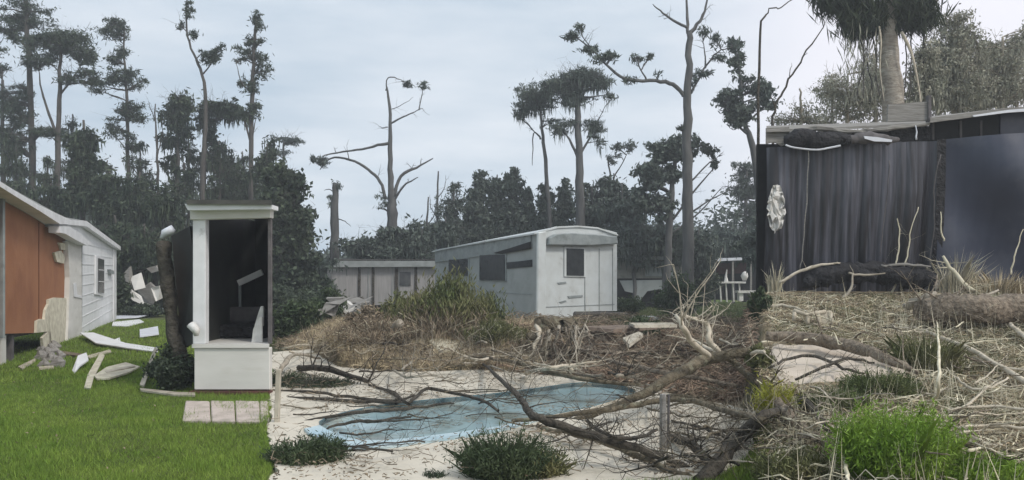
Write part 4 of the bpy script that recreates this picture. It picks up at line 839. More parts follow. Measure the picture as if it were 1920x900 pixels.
def mobile_home():
    d = 38; root = thing('mobile_home', W(718, 582, d), 'long low pale mobile home with dark panel seams left of the camper', 'mobile home')
    S = lambda pl, y, th, n, m, par=root: MB().slab([W(a, c, y) for a, c in pl], (0, th, 0)).build(n, m, par)
    S([(622, 500), (830, 500), (830, 572), (622, 572)], d, .1, 'wall', 'home_panel')
    S([(620, 489), (812, 487), (834, 492), (834, 500), (620, 501)], d - .25, .3, 'roof_edge', 'home_trim')
    for x, w_ in ((671, 5), (697, 5), (740, 6), (777, 5)): S([(x, 501), (x + w_, 501), (x + w_, 574), (x, 574)], d - .04, .035, 'dark_seam', 'dark_bark')
    for x in (690, 735, 748, 803): S([(x, 501), (x + 1.2, 501), (x + 1.2, 572), (x, 572)], d - .03, .025, 'panel_joint', 'home_trim')
    S([(749, 510), (770, 510), (770, 535), (749, 535)], d - .05, .04, 'window', 'window_glass')
    MB().slab([W(620, 489, d - .25), W(834, 489, d - .25), W(834, 489, d - .25) + Vector((0, 3.6, .12)), W(620, 489, d - .25) + Vector((0, 3.6, .12))], (0, 0, .06)).build('roof', 'dark_roofing', root)
    S([(624, 572), (830, 572), (830, 584), (624, 584)], d + .1, .1, 'underfloor_shade', 'void')  # black strip paints the shade under the home
    MB().box(W(622, 572, d + .1), W(624, 500, d + 3.4)).build('end_wall', 'home_panel', root)
    MB().box(W(829, 572, d + .1), W(831, 500, d + 3.4)).build('end_wall', 'home_panel', root)
    MB().box(W(622, 572, d + 3.4), W(831, 500, d + 3.5)).build('rear_wall', 'home_panel', root)
mobile_home()
def dented():
    d = 40; root = thing('travel_trailer', W(1225, 580, d), 'dented beige trailer with a ragged lower edge between camper and carport', 'trailer')
    S = lambda pl, y, th, n, m: MB().slab([W(a, c, y) for a, c in pl], (0, th, 0)).build(n, m, root)
    S([(1150, 486), (1290, 484), (1288, 522), (1150, 522)], d, .1, 'upper_wall', 'old_panel')
    S([(1210, 490), (1262, 490), (1262, 518), (1210, 518)], d - .04, .035, 'side_panel', 'camper_grey')
    S([(1266, 492), (1284, 492), (1284, 518), (1266, 518)], d - .04, .035, 'side_panel', 'weathered')
    S([(1152, 482), (1296, 479), (1296, 486), (1152, 489)], d - .2, .25, 'roof_edge', 'home_trim')
    S([(1162, 526), (1282, 524), (1276, 542), (1250, 548), (1236, 542), (1214, 546), (1206, 556), (1196, 572), (1190, 550), (1172, 546)], d - .05, .08, 'lower_wall', 'camper_shell')
    S([(1235, 548), (1242, 548), (1241, 580), (1237, 580)], d - .02, .05, 'support', 'old_panel')
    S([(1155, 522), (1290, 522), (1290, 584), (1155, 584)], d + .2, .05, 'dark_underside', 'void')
    MB().slab([W(1150, 484, d), W(1292, 482, d), W(1292, 482, d) + Vector((0, 2.6, 0)), W(1150, 484, d) + Vector((0, 2.6, 0))], (0, 0, .05)).build('roof', 'old_panel', root)
    MB().box(W(1150, 580, d + 2.5), W(1290, 484, d + 2.6)).build('rear_wall', 'old_panel', root)
dented()
def carport():
    d = 46; root = thing('carport', W(1380, 560, d), 'far carport with a thin white roof edge and dark inside at the lawn end', 'carport')
    S = lambda pl, y, th, n, m: MB().slab([W(a, c, y) for a, c in pl], (0, th, 0)).build(n, m, root)
    MB().slab([W(1334, 490, d), W(1440, 486, d), W(1440, 484, d + 3), W(1334, 488, d + 3)], (0, 0, .12)).build('roof', 'white_metal', root)
    S([(1338, 492), (1440, 490), (1440, 564), (1338, 562)], d + 2.8, .08, 'rear_wall', 'void')  # wall blacked out to paint the shade under the roof
    for x in (1340, 1374, 1408, 1436): MB().bar(W(x, 490, d + .1), W(x, 571, d + .1), .09, .09).build('post', 'weathered', root)
    S([(1344, 494), (1400, 492), (1400, 512), (1344, 514)], d + 2.6, .05, 'hanging_sheet', 'maroon')
    t = thing('garden_table', W(1365, 562, 45.5), 'white garden table before the far carport', 'table')
    MB().box(W(1345, 528, 45.2), W(1392, 531, 45.9)).build('tabletop', 'white_plastic', t)
    for x in (1350, 1361, 1374, 1386): MB().bar(W(x, 531, 45.4), W(x + 2, 566, 45.4), .12, .06).build('leg', 'white_plastic', t)
    b = MB().tube([W(1396, 526, 45.5), W(1396, 518, 45.5), W(1397, 512, 45.5), W(1397, 509, 45.5)], [.10, .2, .14, .05], 9)
    item('garden_ornament', b, 'white_plastic', 'white rounded ornament at the right side of the far carport', 'ornament', smooth=True)
    item('bench', MB().box(W(1384, 545, 45.2), W(1420, 549, 45.8)).box(W(1386, 549, 45.3), W(1390, 564, 45.7)).box(W(1412, 549, 45.3), W(1416, 564, 45.7)), 'white_plastic', 'pale low bench beside the white garden table', 'bench')
    b = MB().tube([W(1362, 528, 45.5), W(1361, 518, 45.5), W(1363, 505, 45.5)], [.12, .06, .02], 6, .2)
    item('potted_stalk', b, 'white_plastic', 'pale upright stalk on the white garden table', 'ornament')
carport()
# dark box and loose boards by the camper
item('storage_box', MB().box(W(1079, 612, 24.6), W(1173, 585, 25.6)), 'dark_bark', 'long dark wooden box at the right foot of the camper', 'box', bevel=.03)
item('step_block', MB().box(W(1176, 605, 26), W(1226, 592, 27)), 'camper_grey', 'grey block right of the long dark box', 'block', bevel=.03)

# ------------------------------------------------------------ right: shed behind the black tarps
TD = 16.5
def tarp(name, x0, x1, ztop, zbot, d, fold, m, parent, nx, nzv=34, seed=1, bulge=None, tilt=.30):
    r = np.random.default_rng(seed); ph = r.uniform(0, 6.28, 9); fr = np.array([1.3, 2.9, 4.7, 7.3, 10.1, 13.7, 17.3, 23., 31.]); am = np.array([1, .8, .8, .7, .6, .5, .35, .25, .15])
    b = MB(); vs = []
    for j in range(nzv):
        t = j / (nzv - 1)
        for i in range(nx):
            sx_ = i / (nx - 1); x = x0 + (x1 - x0) * sx_; zt = ztop[0] + (ztop[1] - ztop[0]) * sx_ ; z = zt + (zbot - zt) * t
            xx = x + .10 * math.sin(z * 1.1 + x * .7) * t
            f = float(np.sum(am * (np.abs(np.sin((xx * fr + ph) / 2)) ** .6 - .6) * fold)) * (.35 + .65 * min(1, t * 3))
            if bulge: f += bulge(x, z)
            vs.append(Vector((x, d - f + tilt * t * t, z + .03 * math.sin(x * 5 + 1) * (t > .98))))
    b.add(vs, [(j * nx + i, (j + 1) * nx + i, (j + 1) * nx + i + 1, j * nx + i + 1) for j in range(nzv - 1) for i in range(nx - 1)])
    return b.build(name, m, parent, smooth=True)
def shed():
    d = TD + .62; z0 = 1.15; xe = (1437 - CX) / F * (d + 3.4)
    root = thing('storage_shed', (7.3, d, z0), 'low dark shed hung all along its front with black tarps under a sagging roof', 'shed')
    xa, xm, xb = (1437 - CX) / F * TD, (1762 - CX) / F * TD, (1990 - CX) / F * TD
    zt = lambda py, dd=TD: EYE - (py - HZ) / F * dd
    tarp('hanging_tarp', xa, xm, (zt(277), zt(264)), 1.24, TD, .095, 'tarp', root, 420, seed=3)
    tarp('smooth_tarp', xm - .04, xb, (zt(262), zt(246)), 1.2, TD - .03, .010, 'navy_sheet', root, 90, seed=5,
         bulge=lambda x, z: .16 * math.exp(-((x - 9.6) / .9) ** 2 - ((z - 3.6) / .8) ** 2) + .08 * math.sin((x + z * .8) * 2.1))
    tarp('tarp_seam', xm - .10, xm + .07, (zt(262), zt(262)), 1.25, TD - .10, .012, 'black_plastic', root, 10, seed=8)
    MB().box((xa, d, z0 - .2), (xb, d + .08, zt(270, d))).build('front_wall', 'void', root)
    MB().slab([(xa, d + .08, z0 - .4), (xa, d + .08, zt(272, d)), (xe, d + 3.4, zt(272, d)), (xe, d + 3.4, z0 - .8)], (.06, 0, 0)).build('end_wall', 'weathered_dark', root)
    MB().box((xe, d + 3.3, z0 - .4), (xb, d + 3.4, zt(270, d))).build('rear_wall', 'weathered_dark', root)
    S = lambda pl, y, th, n, m: MB().slab([W(a, c, y) for a, c in pl], (0, th, 0)).build(n, m, root)
    # left roof: pale weathered deck edge and grey boards
    MB().slab([W(1437, 243, TD - .1), W(1540, 240, TD - .1), W(1743, 230, TD - .1), W(1743, 226, TD + 2.9), W(1437, 236, TD + 2.9)], (0, 0, -.05)).build('roof', 'weathered', root)
    S([(1437, 240), (1480, 238), (1480, 268), (1466, 274), (1452, 266), (1437, 270)], TD - .02, .05, 'grey_panel', 'weathered')
    S([(1480, 250), (1745, 236), (1745, 266), (1480, 282)], TD + .05, .04, 'dark_fascia', 'black_plastic')
    b = MB(); p = smooth_path([W(x, y, TD - .16) for x, y in ((1484, 247), (1530, 242), (1600, 246), (1660, 243), (1742, 232))], 5, .012)
    b.tube(p, lerp_r([.035, .06, .04, .05, .03], len(p)), 7, .3).build('rolled_roof_edge', 'weathered', root)
    b = MB(); p = smooth_path([W(x, y, TD - .22) for x, y in ((1474, 262), (1496, 260), (1530, 262), (1572, 262), (1600, 260))], 5, .012)
    b.tube(p, lerp_r([.10, .19, .17, .15, .07], len(p)), 12, .10).build('rolled_tarp', 'black_plastic', root, smooth=True)
    b = MB(); p = smooth_path([W(x, y, TD - .26) for x, y in ((1590, 262), (1622, 258), (1660, 262), (1685, 262))], 5, .01)
    b.tube(p, lerp_r([.06, .12, .09, .04], len(p)), 10, .12).build('rolled_tarp', 'weathered_dark', root, smooth=True)
    MB().slab([W(x, y, TD - .40) for x, y in ((1620, 255), (1645, 257), (1673, 262), (1672, 266), (1640, 265), (1622, 260))], (0, .02, 0)).build('white_strip', 'white_metal', root)
    b = MB(); p = smooth_path([W(x, y, TD - .34) for x, y in ((1473, 272), (1490, 277), (1530, 281), (1556, 277), (1576, 273))], 4)
    b.tube(p, .018, 5).build('pale_cord', 'white_metal', root)
    S([(1666, 196), (1740, 190), (1743, 226), (1664, 228)], TD + .35, .06, 'weathered_board', 'weathered')
    S([(1741, 178), (1746, 178), (1747, 232), (1741, 232)], TD + .3, .12, 'board_post', 'weathered_dark')
    # right roof
    MB().slab([W(1744, 228, TD - .25), W(1890, 209, TD - .25), W(1990, 202, TD - .25), W(1990, 206, TD + 3), W(1744, 224, TD + 3)], (0, 0, .07)).build('roof', 'weathered', root)
    MB().slab([W(1744, 230, TD - .28), W(1890, 211, TD - .28), W(1990, 203, TD - .28), W(1990, 200, TD - .28), W(1890, 207, TD - .28), W(1744, 227, TD - .28)], (0, .03, 0)).build('roof_edge', 'weathered', root)
    MB().slab([W(1824, 216, TD - .31), W(1890, 206, TD - .31), W(1990, 198, TD - .31), W(1990, 205, TD - .31), W(1890, 211, TD - .31), W(1826, 219, TD - .31)], (0, .025, 0)).build('white_roof_strip', 'white_metal', root)
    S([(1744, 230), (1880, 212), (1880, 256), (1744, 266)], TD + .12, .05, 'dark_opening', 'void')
    S([(1876, 213), (1990, 204), (1990, 250), (1876, 254)], TD + .06, .05, 'grey_fascia', 'navy_sheet')
    for x in (1748, 1800, 1838): S([(x, 226), (x + 4, 226), (x + 4, 262), (x, 262)], TD + .08, .035, 'opening_frame', 'weathered_dark')
shed()
def path_thing(name, pts, r, m, label, cat, group=None, n=7, jit=.12, tw=0, twL=.5, twr=.35, up=.3, sm=4, noise=.007, dep=1, spread=1.):
    p = smooth_path(pts, sm, noise); rr = lerp_r(r, len(p)); b = MB().tube(p, rr, n, jit)
    if tw: twigs(b, p, (r[0] if len(r) else .02) * twr, tw, twL, dep, up, 4, spread)
    return item(name, b, m, label, cat, group, smooth=True)
# pale stems and ropes hanging over the tarps
for i, (pts, m, lb) in enumerate([
    ([(1516, 284), (1512, 380), (1506, 460), (1500, 505)], 'weathered', 'long grey rope hanging from the rolled tarp down the left part of the black tarp'),
    ([(1668, 300), (1664, 360), (1655, 430), (1650, 480)], 'weathered_dark', 'thin grey cord hanging on the black tarp between the rope and the seam'),
    ([(1718, 235), (1718, 262)], 'white_metal', 'short white cord under the weathered roof board'),
    ([(1764, 290), (1752, 340), (1752, 420), (1742, 500)], 'weathered_dark', 'grey cord beside the seam of the two tarps'),
    ([(1722, 388), (1708, 430), (1702, 470), (1692, 510), (1672, 548)], 'pale_twig', 'tall bleached stem with forks before the black tarp'),
    ([(1682, 410), (1686, 430), (1684, 470), (1678, 500)], 'pale_twig', 'short bleached stem left of the tall forked stem'),
    ([(1764, 395), (1764, 430), (1770, 452)], 'pale_twig', 'short curved stem on the tarp seam'),
    ([(1918, 430), (1908, 460), (1900, 490), (1896, 515)], 'pale_twig', 'pale curved stem at the far right of the navy sheet'),
    ([(1738, 500), (1735, 530), (1722, 545)], 'pale_twig', 'small bent stem at the foot of the tarp seam')]):
    dd = TD - .26 - .012 * i
    path_thing('hanging_cord' if 'cord' in lb or 'rope' in lb else 'dry_stem', [W(x, y, dd) for x, y in pts], [.011, .010, .008] if 'weathered' in m else [.007, .013, .018], m, lb, 'cord' if 'cord' in lb or 'rope' in lb else 'stem', tw=(5 if 'tall' in lb else 0), twL=.4, dep=0)
b = MB(); vs = []
for j in range(13):
    for i in range(11):
        u_, v_ = i / 10 - .5, j / 12 - .5; f = math.sqrt(max(0, 1 - (2 * u_) ** 2)) 
        vs.append(W(1455 + 34 * u_ * (1 - .4 * abs(v_)) + random.gauss(0, 1.5), 390 + 88 * v_ * (.5 + .5 * f) + random.gauss(0, 2), TD - .16 - random.random() * .14))
b.add(vs, [(j * 11 + i, (j + 1) * 11 + i, (j + 1) * 11 + i + 1, j * 11 + i + 1) for j in range(12) for i in range(10)])
item('crumpled_plastic', b, 'white_plastic', 'crumpled white plastic sheet caught on the left edge of the black tarp', 'plastic')
def GW(pts): return [G(x, y, e) for x, y, e in pts]
b = MB(); p = smooth_path([W(x, y, TD - .5) for x, y in ((1508, 532), (1540, 520), (1580, 512), (1640, 522))], 5, .02); b.tube(p, lerp_r([.08, .18, .2, .1], len(p)), 10, .2)
item('black_bundle', b, 'black_plastic', 'dark tarp bundle heaped at the foot of the left black tarp', 'bundle', smooth=True)
b = MB(); p = smooth_path([W(x, y, TD - .4) for x, y in ((1600, 500), (1660, 512), (1720, 520), (1755, 524))], 5, .02); b.tube(p, lerp_r([.1, .2, .22, .1], len(p)), 10, .2)
item('black_bundle', b, 'black_plastic', 'dark tarp bundle at the foot of the tarp seam', 'bundle', smooth=True)
# broken white plastic chair on the bank
t = thing('broken_chair', G(1530, 612), 'broken white plastic chair frame half buried left of the big log', 'chair')
dd = G(1530, 612).y
for pts, n_ in ((((1488, 582), (1512, 590), (1548, 584)), 'back_rail'), (((1490, 584), (1488, 602)), 'leg'), (((1514, 590), (1514, 614)), 'leg'), (((1534, 586), (1537, 618)), 'leg'), (((1556, 584), (1560, 616)), 'leg')):
    MB().tube([W(x, y, dd) for x, y in pts], .03, 7, .1).build(n_, 'bleached', t, smooth=True)
MB().slab([W(1534, 584, dd), W(1558, 582, dd), W(1560, 612, dd), W(1538, 616, dd)], (0, .03, 0)).build('side_panel', 'bleached', t)
# logs and branches on the bank
BR = 'storm branches on the right bank'
path_thing('fallen_log', GW([(1722, 584, 0.27), (1760, 582, 0.29), (1830, 580, 0.31), (1890, 582, 0.30), (1990, 584, 0.30)]), [.14, .20, .20, .21, .20], 'log_bark', 'thick brown fallen log lying along the foot of the navy sheet', 'log', n=14, jit=.05, noise=.02, tw=16, twL=.6, twr=.18)
path_thing('fallen_log', GW([(1436, 630, 0.19), (1490, 632, 0.21), (1560, 641, 0.21), (1620, 656, 0.19), (1680, 680, 0.15), (1722, 700, 0.09)]), [.06, .075, .08, .07, .05, .02], 'log_bark', 'long thin log curving along the back of the pale sand patch', 'log', n=9, tw=9, twL=.5, twr=.25)
path_thing('fallen_branch', GW([(1715, 614, 0.11), (1760, 630, 0.15), (1820, 656, 0.15), (1880, 690, 0.13), (1960, 735, 0.10)]), [0.022, 0.025, 0.029, 0.032, 0.036], 'bleached', 'long bleached pole running down to the right below the thick log', 'branch', BR, tw=4, twL=.5)
path_thing('fallen_branch', GW([(1895, 608, 0.15), (1920, 630, 0.15), (1960, 665, 0.10)]), [0.029, 0.036, 0.036], 'bleached', 'stubby bleached branch end at the right edge just below the thick log', 'branch', BR)
path_thing('fallen_branch', [W(1462, 530, TD - .5), W(1500, 508, TD - .5), W(1540, 497, TD - .55), W(1576, 494, TD - .6)], [0.025, 0.032, 0.014], 'bleached', 'bleached branch rising to the right before the left tarp bundle', 'branch', BR, tw=3, twL=.3, dep=0)
path_thing('fallen_branch', [W(1590, 512, TD - .7), W(1620, 516, TD - .7), W(1660, 512, TD - .7)], [0.022, 0.022, 0.011], 'pale_bark', 'short grey stick lying across the black bundle', 'branch', BR)
path_thing('fallen_branch', [W(1652, 498, TD - .55), W(1700, 496, TD - .55), W(1745, 500, TD - .55)], [.02, .028, .015], 'weathered', 'thin grey stick laid level along the tarp foot', 'branch', BR)
path_thing('fallen_branch', [W(1580, 560, TD - 1), W(1596, 540, TD - 1), W(1600, 512, TD - .9)], [0.029, 0.022, 0.014], 'pale_bark', 'forked stub standing beneath the short grey stick', 'branch', BR, tw=3, twL=.25, dep=0)
path_thing('uprooted_clump', [W(1768, 480, TD - .8), W(1780, 500, TD - .9), W(1806, 530, TD - 1), W(1826, 545, TD - 1.1)], [0.022, 0.036, 0.043, 0.029], 'pale_twig', 'bleached forked root clump at the right of the tarp seam', 'roots', tw=16, twL=.6, up=.5)
path_thing('uprooted_clump', GW([(1700, 575, 0.15), (1730, 562, 0.35), (1755, 548, 0.45)]), [0.058, 0.072, 0.022], 'pale_bark', 'pale splintered stump end left of the thick log', 'stump', n=9, jit=.35, tw=7, twL=.35)
path_thing('fallen_branch', GW([(1770, 578, 0.35), (1820, 565, 0.40), (1872, 544, 0.50)]), [0.029, 0.029, 0.014], 'pale_bark', 'grey branch lying on top of the thick log', 'branch', BR, tw=4, twL=.4)
path_thing('fallen_branch', GW([(1440, 572, 0.10), (1476, 574, 0.11), (1504, 582, 0.09)]), [0.029, 0.029, 0.014], 'bleached', 'pale branch stub at the left of the bank above the sand patch', 'branch', BR)
path_thing('fallen_branch', GW([(1780, 768, 0.10), (1850, 762, 0.13), (1930, 770, 0.15), (1990, 790, 0.15)]), [0.011, 0.014, 0.016], 'bleached', 'long level bleached branch in the lower right corner of the bank', 'branch', BR, tw=5, twL=.3)
path_thing('fallen_branch', GW([(1820, 796, 0.10), (1890, 800, 0.13), (1980, 806, 0.13)]), [0.012, 0.014, 0.014], 'bleached', 'bleached branch just under the long level one', 'branch', BR, tw=4, twL=.3)
path_thing('fallen_branch', GW([(1786, 798, 0.10), (1820, 818, 0.12), (1850, 832, 0.10), (1880, 834, 0.10)]), [0.010, 0.014, 0.014, 0.007], 'bleached', 'short curved bleached branch above the right clump of green weeds', 'branch', BR, tw=4, twL=.2)
path_thing('fallen_branch', GW([(1440, 856, 0.15), (1470, 846, 0.19), (1505, 838, 0.21), (1530, 838, 0.19)]), [0.009, 0.009, 0.007], 'pale_twig', 'thin pale hoop branch in the lower left corner of the bank', 'branch', BR)
path_thing('fallen_branch', GW([(1440, 858, 0.10), (1470, 872, 0.13), (1510, 876, 0.15), (1550, 872, 0.15)]), [0.010, 0.010, 0.007], 'pale_twig', 'lower pale hoop branch in the lower left corner of the bank', 'branch', BR)
path_thing('fallen_branch', GW([(1562, 800, 0.15), (1580, 842, 0.17), (1588, 880, 0.17), (1594, 905, 0.15)]), [0.010, 0.016, 0.014], 'pale_twig', 'upright pale stick left of the large green weed', 'branch', BR, tw=3, twL=.2)
path_thing('fallen_branch', GW([(1500, 740, 0.10), (1540, 790, 0.15), (1570, 820, 0.13)]), [.03, .03, .02], 'dark_bark', 'dark branch under the sand patch leading to the green weed', 'branch', BR, tw=6, twL=.3)
path_thing('fallen_branch', GW([(1444, 730, 0.15), (1470, 768, 0.20), (1500, 800, 0.17), (1560, 836, 0.15)]), [.045, .045, .03], 'log_bark', 'brown branch at the left end of the bank below the sand patch', 'branch', BR, tw=8, twL=.3)
path_thing('fallen_branch', GW([(1756, 600, 0.10), (1758, 650, 0.45), (1762, 700, 0.65), (1752, 750, 0.35), (1740, 772, 0.10)]), [0.009, 0.014, 0.014, 0.011], 'pale_twig', 'wavy upright pale stem in the middle of the bank', 'branch', BR, tw=5, twL=.25)
path_thing('fallen_branch', GW([(1790, 705, 0.15), (1806, 718, 0.15), (1826, 728, 0.15), (1860, 726, 0.17), (1890, 708, 0.20)]), [0.011, 0.014, 0.014, 0.009], 'bleached', 'bleached hooked branch at the right middle of the bank', 'branch', BR, tw=3, twL=.2)
path_thing('fallen_branch', GW([(1852, 680, 0.10), (1880, 688, 0.15), (1930, 696, 0.15)]), [0.009, 0.014, 0.014], 'bleached', 'small bleached branch under the long pole', 'branch', BR, tw=2, twL=.2)
path_thing('fallen_branch', GW([(1442, 690, 0.07), (1480, 672, 0.15), (1530, 668, 0.15), (1580, 690, 0.15), (1620, 700, 0.07)]), [.014, .02, .012], 'dark_bark', 'thin dark branch arching over the pale sand patch', 'branch', BR, tw=12, twL=.35)
path_thing('fallen_branch', GW([(1490, 712, 0.07), (1540, 690, 0.17), (1590, 672, 0.17), (1640, 680, 0.10)]), [.012, .018, .012], 'dark_bark', 'second thin dark branch crossing the right of the sand patch', 'branch', BR, tw=10, twL=.35)
def rand_branches():
    lb = []
    for i in range(80):
        x = random.uniform(1450, 1900); y = random.uniform(575, 850); L = random.uniform(30, 120) * (.5 + (y - 560) / 300); a = random.gauss(0, .5)
        if 1440 < x < 1720 and 640 < y < 725: continue
        pts = [(x + math.cos(a) * L * t, y + math.sin(a) * L * t * .5 + random.gauss(0, 4), random.uniform(.08, .34)) for t in (-.5, -.15, .2, .5)]
        pts = [(p[0], min(898, max(566, p[1])), p[2]) for p in pts]
        m = random.choice(['bleached', 'pale_twig', 'pale_bark', 'fallen_bark', 'log_bark'])
        o = path_thing('loose_branch', GW(pts), [random.uniform(.006, .014), .008, .003], m, 'thin loose branch among the tangled storm litter on the right bank', 'branch', 'loose branches tangled on the right bank', tw=random.randint(3, 8), twL=.35, n=5, noise=.003)
rand_branches()

# ------------------------------------------------------------ centre: fallen trees over the pool
FB = 'fallen branches across the pool deck'
def fb(label, pts, r, m='fallen_bark', tw=8, twL=.5, name='fallen_branch', cat='branch', **k):
    return path_thing(name, GW(pts), r, m, label, cat, FB, tw=tw, twL=twL, **k)
path_thing('fallen_tree', GW([(1060, 790, .02), (1110, 778, .1), (1190, 748, .3), (1260, 706, .48), (1320, 676, .6)]) + [W(1380, 663, 10.1), W(1420, 664, 10.3), W(1456, 676, 10.4)], [.02, .03, .048, .062, .07, .065, .05, .02], 'fallen_bark', 'long mossy trunk leaning up to the right from the pool end', 'fallen tree', FB, tw=22, twL=.7, n=10)
fb('thick dark trunk rising out of the lower right corner of the deck', [(1312, 905, .02), (1350, 862, .16), (1390, 818, .28), (1432, 780, .4), (1470, 770, .05)], [.06, .06, .05, .02], 'dark_bark', tw=5, twL=.4, name='fallen_tree', cat='fallen tree', n=10)
fb('trunk slanting down right from the raised trunk top', [(1366, 668, .6), (1386, 690, .45), (1420, 715, .3), (1440, 730, .2)], [.05, .045, .04], tw=6, twL=.5, name='fallen_tree', cat='fallen tree')
fb('dark branch curving from the brown litter down over the pool right half', [(905, 682, .1), (930, 704, .3), (968, 738, .5), (1000, 776, .5), (1060, 800, .4), (1130, 822, .3), (1200, 842, .22), (1262, 866, .1), (1290, 880, .03)], [.02, .024, .028, .032, .036, .036, .036, .036, .03], 'dark_bark', tw=30, twL=.6)
fb('dark branch running level from the pool middle to the right trunk', [(960, 790, .1), (1030, 782, .2), (1110, 772, .25), (1180, 760, .25), (1240, 750, .28), (1300, 752, .3), (1360, 770, .35), (1432, 788, .4)], [.02, .025, .03, .035, .03, .03], tw=26, twL=.55)
fb('thin dark branch lying across the pool left half', [(540, 745, .05), (620, 750, .08), (700, 752, .08), (750, 755, .1), (735, 735, .15), (700, 722, .15)], [.02, .025, .02, .015], 'dark_bark', tw=14, twL=.5)
fb('long thin branch along the deck left of the pool', [(515, 732, .05), (580, 734, .08), (650, 744, .1), (740, 752, .08), (790, 738, .05)], [.02, .02, .02, .012], 'dark_bark', tw=16, twL=.5)
fb('bow shaped branch over the far edge of the pool', [(690, 722, .05), (740, 736, .1), (765, 756, .12), (800, 728, .12), (850, 738, .12), (905, 752, .12), (935, 770, .05)], [.015, .02, .022, .02, .015], 'dark_bark', tw=14, twL=.45)
fb('bare branch floating over the near left of the pool', [(560, 792, .03), (640, 776, .08), (720, 770, .1), (800, 762, .08), (850, 756, .04)], [.012, .02, .02, .01], 'dark_bark', tw=14, twL=.4)
fb('short branch lying in the dirty left end of the pool', [(610, 805, .03), (660, 792, .06), (720, 788, .06), (770, 782, .03)], [.012, .018, .01], 'dark_bark', tw=8, twL=.35)
fb('straight thin pole lying along the near deck edge', [(520, 878, .03), (600, 880, .03), (700, 876, .03), (790, 868, .03), (850, 866, .03)], [.010, .012, .010], 'dark_bark', tw=2, twL=.2)
fb('second thin pole at the very front of the deck', [(512, 893, .02), (600, 896, .02), (720, 892, .02), (800, 890, .02)], [.008, .010, .008], 'dark_bark', tw=2, twL=.2)
fb('grey branch sweeping low below the dark trunk end', [(1010, 800, .1), (1080, 816, .15), (1160, 838, .15), (1230, 872, .1), (1300, 898, .03)], [.02, .03, .03, .02], tw=20, twL=.5)
fb('bent branch between the metal post and the dark trunk', [(1246, 820, .05), (1290, 830, .15), (1320, 858, .12), (1330, 890, .05)], [.035, .04, .03], 'dark_bark', tw=14, twL=.4)
fb('thin dark bough over the right deck', [(1250, 742, .2), (1300, 745, .25), (1352, 762, .22), (1411, 782, .15), (1436, 788, .1)], [.018, .02, .018], tw=12, twL=.45)
fb('twiggy bough left of the metal post', [(1100, 790, .1), (1130, 812, .3), (1180, 822, .3), (1232, 806, .1)], [.018, .02, .015], 'dark_bark', tw=22, twL=.45)
fb('twiggy bough low at the right part of the deck', [(1260, 790, .05), (1310, 800, .2), (1360, 820, .25), (1400, 840, .1)], [.012, .016, .01], 'dark_bark', tw=18, twL=.4)
fb('bough crossing the brown litter left of the raised trunk', [(880, 668, .2), (950, 676, .3), (1040, 700, .3), (1130, 716, .25), (1200, 722, .15)], [.02, .03, .03, .02], tw=20, twL=.7)
fb('long brown bough behind the raised trunk', [(1060, 650, .2), (1130, 672, .25), (1200, 690, .25), (1280, 704, .25), (1390, 724, .15)], [.02, .035, .035, .03], 'log_bark', tw=24, twL=.8)
fb('brown bough running to the uprooted stump', [(1000, 668, .1), (1070, 664, .25), (1150, 660, .3), (1230, 668, .2)], [.02, .03, .02], 'log_bark', tw=22, twL=.7)
fb('dark limb poking out of the hedge litter at the left', [(560, 690, .1), (620, 694, .2), (690, 716, .1)], [.05, .05, .03], 'dark_bark', tw=12, twL=.6)
fb('pale bent limb at the far left of the deck', [(518, 705, .2), (535, 680, .35), (556, 664, .3), (600, 672, .1)], [.03, .04, .03, .02], 'pale_bark', tw=4, twL=.4)
fb('leaning grey log in the brush before the mobile home', [(716, 642, .1), (734, 622, .35), (752, 604, .6)], [.09, .09, .08], 'pale_bark', tw=0)
fb('tangled bleached limb standing above the lawn at the right', [(1330, 668, .7), (1296, 640, .9), (1276, 610, 1.1), (1268, 590, 1.2)], [0.032, 0.036, 0.029, 0.014], 'bleached', tw=12, twL=.7)
fb('bleached looping limb right of the standing bleached one', [(1350, 664, .6), (1330, 640, .8), (1326, 606, 1.), (1296, 596, 1.1), (1276, 592, 1.15)], [0.036, 0.036, 0.025, 0.014], 'bleached', tw=10, twL=.5)
fb('bleached bough lying to the right of the looping limb', [(1290, 632, .4), (1340, 658, .5), (1380, 664, .5), (1432, 660, .5)], [0.022, 0.032, 0.022], 'bleached', tw=6, twL=.4)
# dead upright twigs and posts
item('metal_post', MB().tube([G(1243, 862), G(1243, 862) + Vector((.0, 0, .58))], [.032, .03], 8, .05), 'weathered', 'grey weathered post standing on the deck amid the boughs', 'post')
item('metal_post', MB().tube([G(1252, 850), G(1252, 850) + Vector((.01, 0, .54))], [.012, .012], 6), 'weathered_dark', 'thin dark rod standing right behind the grey weathered post', 'rod')
item('wooden_post', MB().bar(G(519, 800), G(519, 800) + Vector((.02, 0, .62)), .06, .05), 'plank', 'slim cream post standing at the left end of the deck', 'post', bevel=.006)
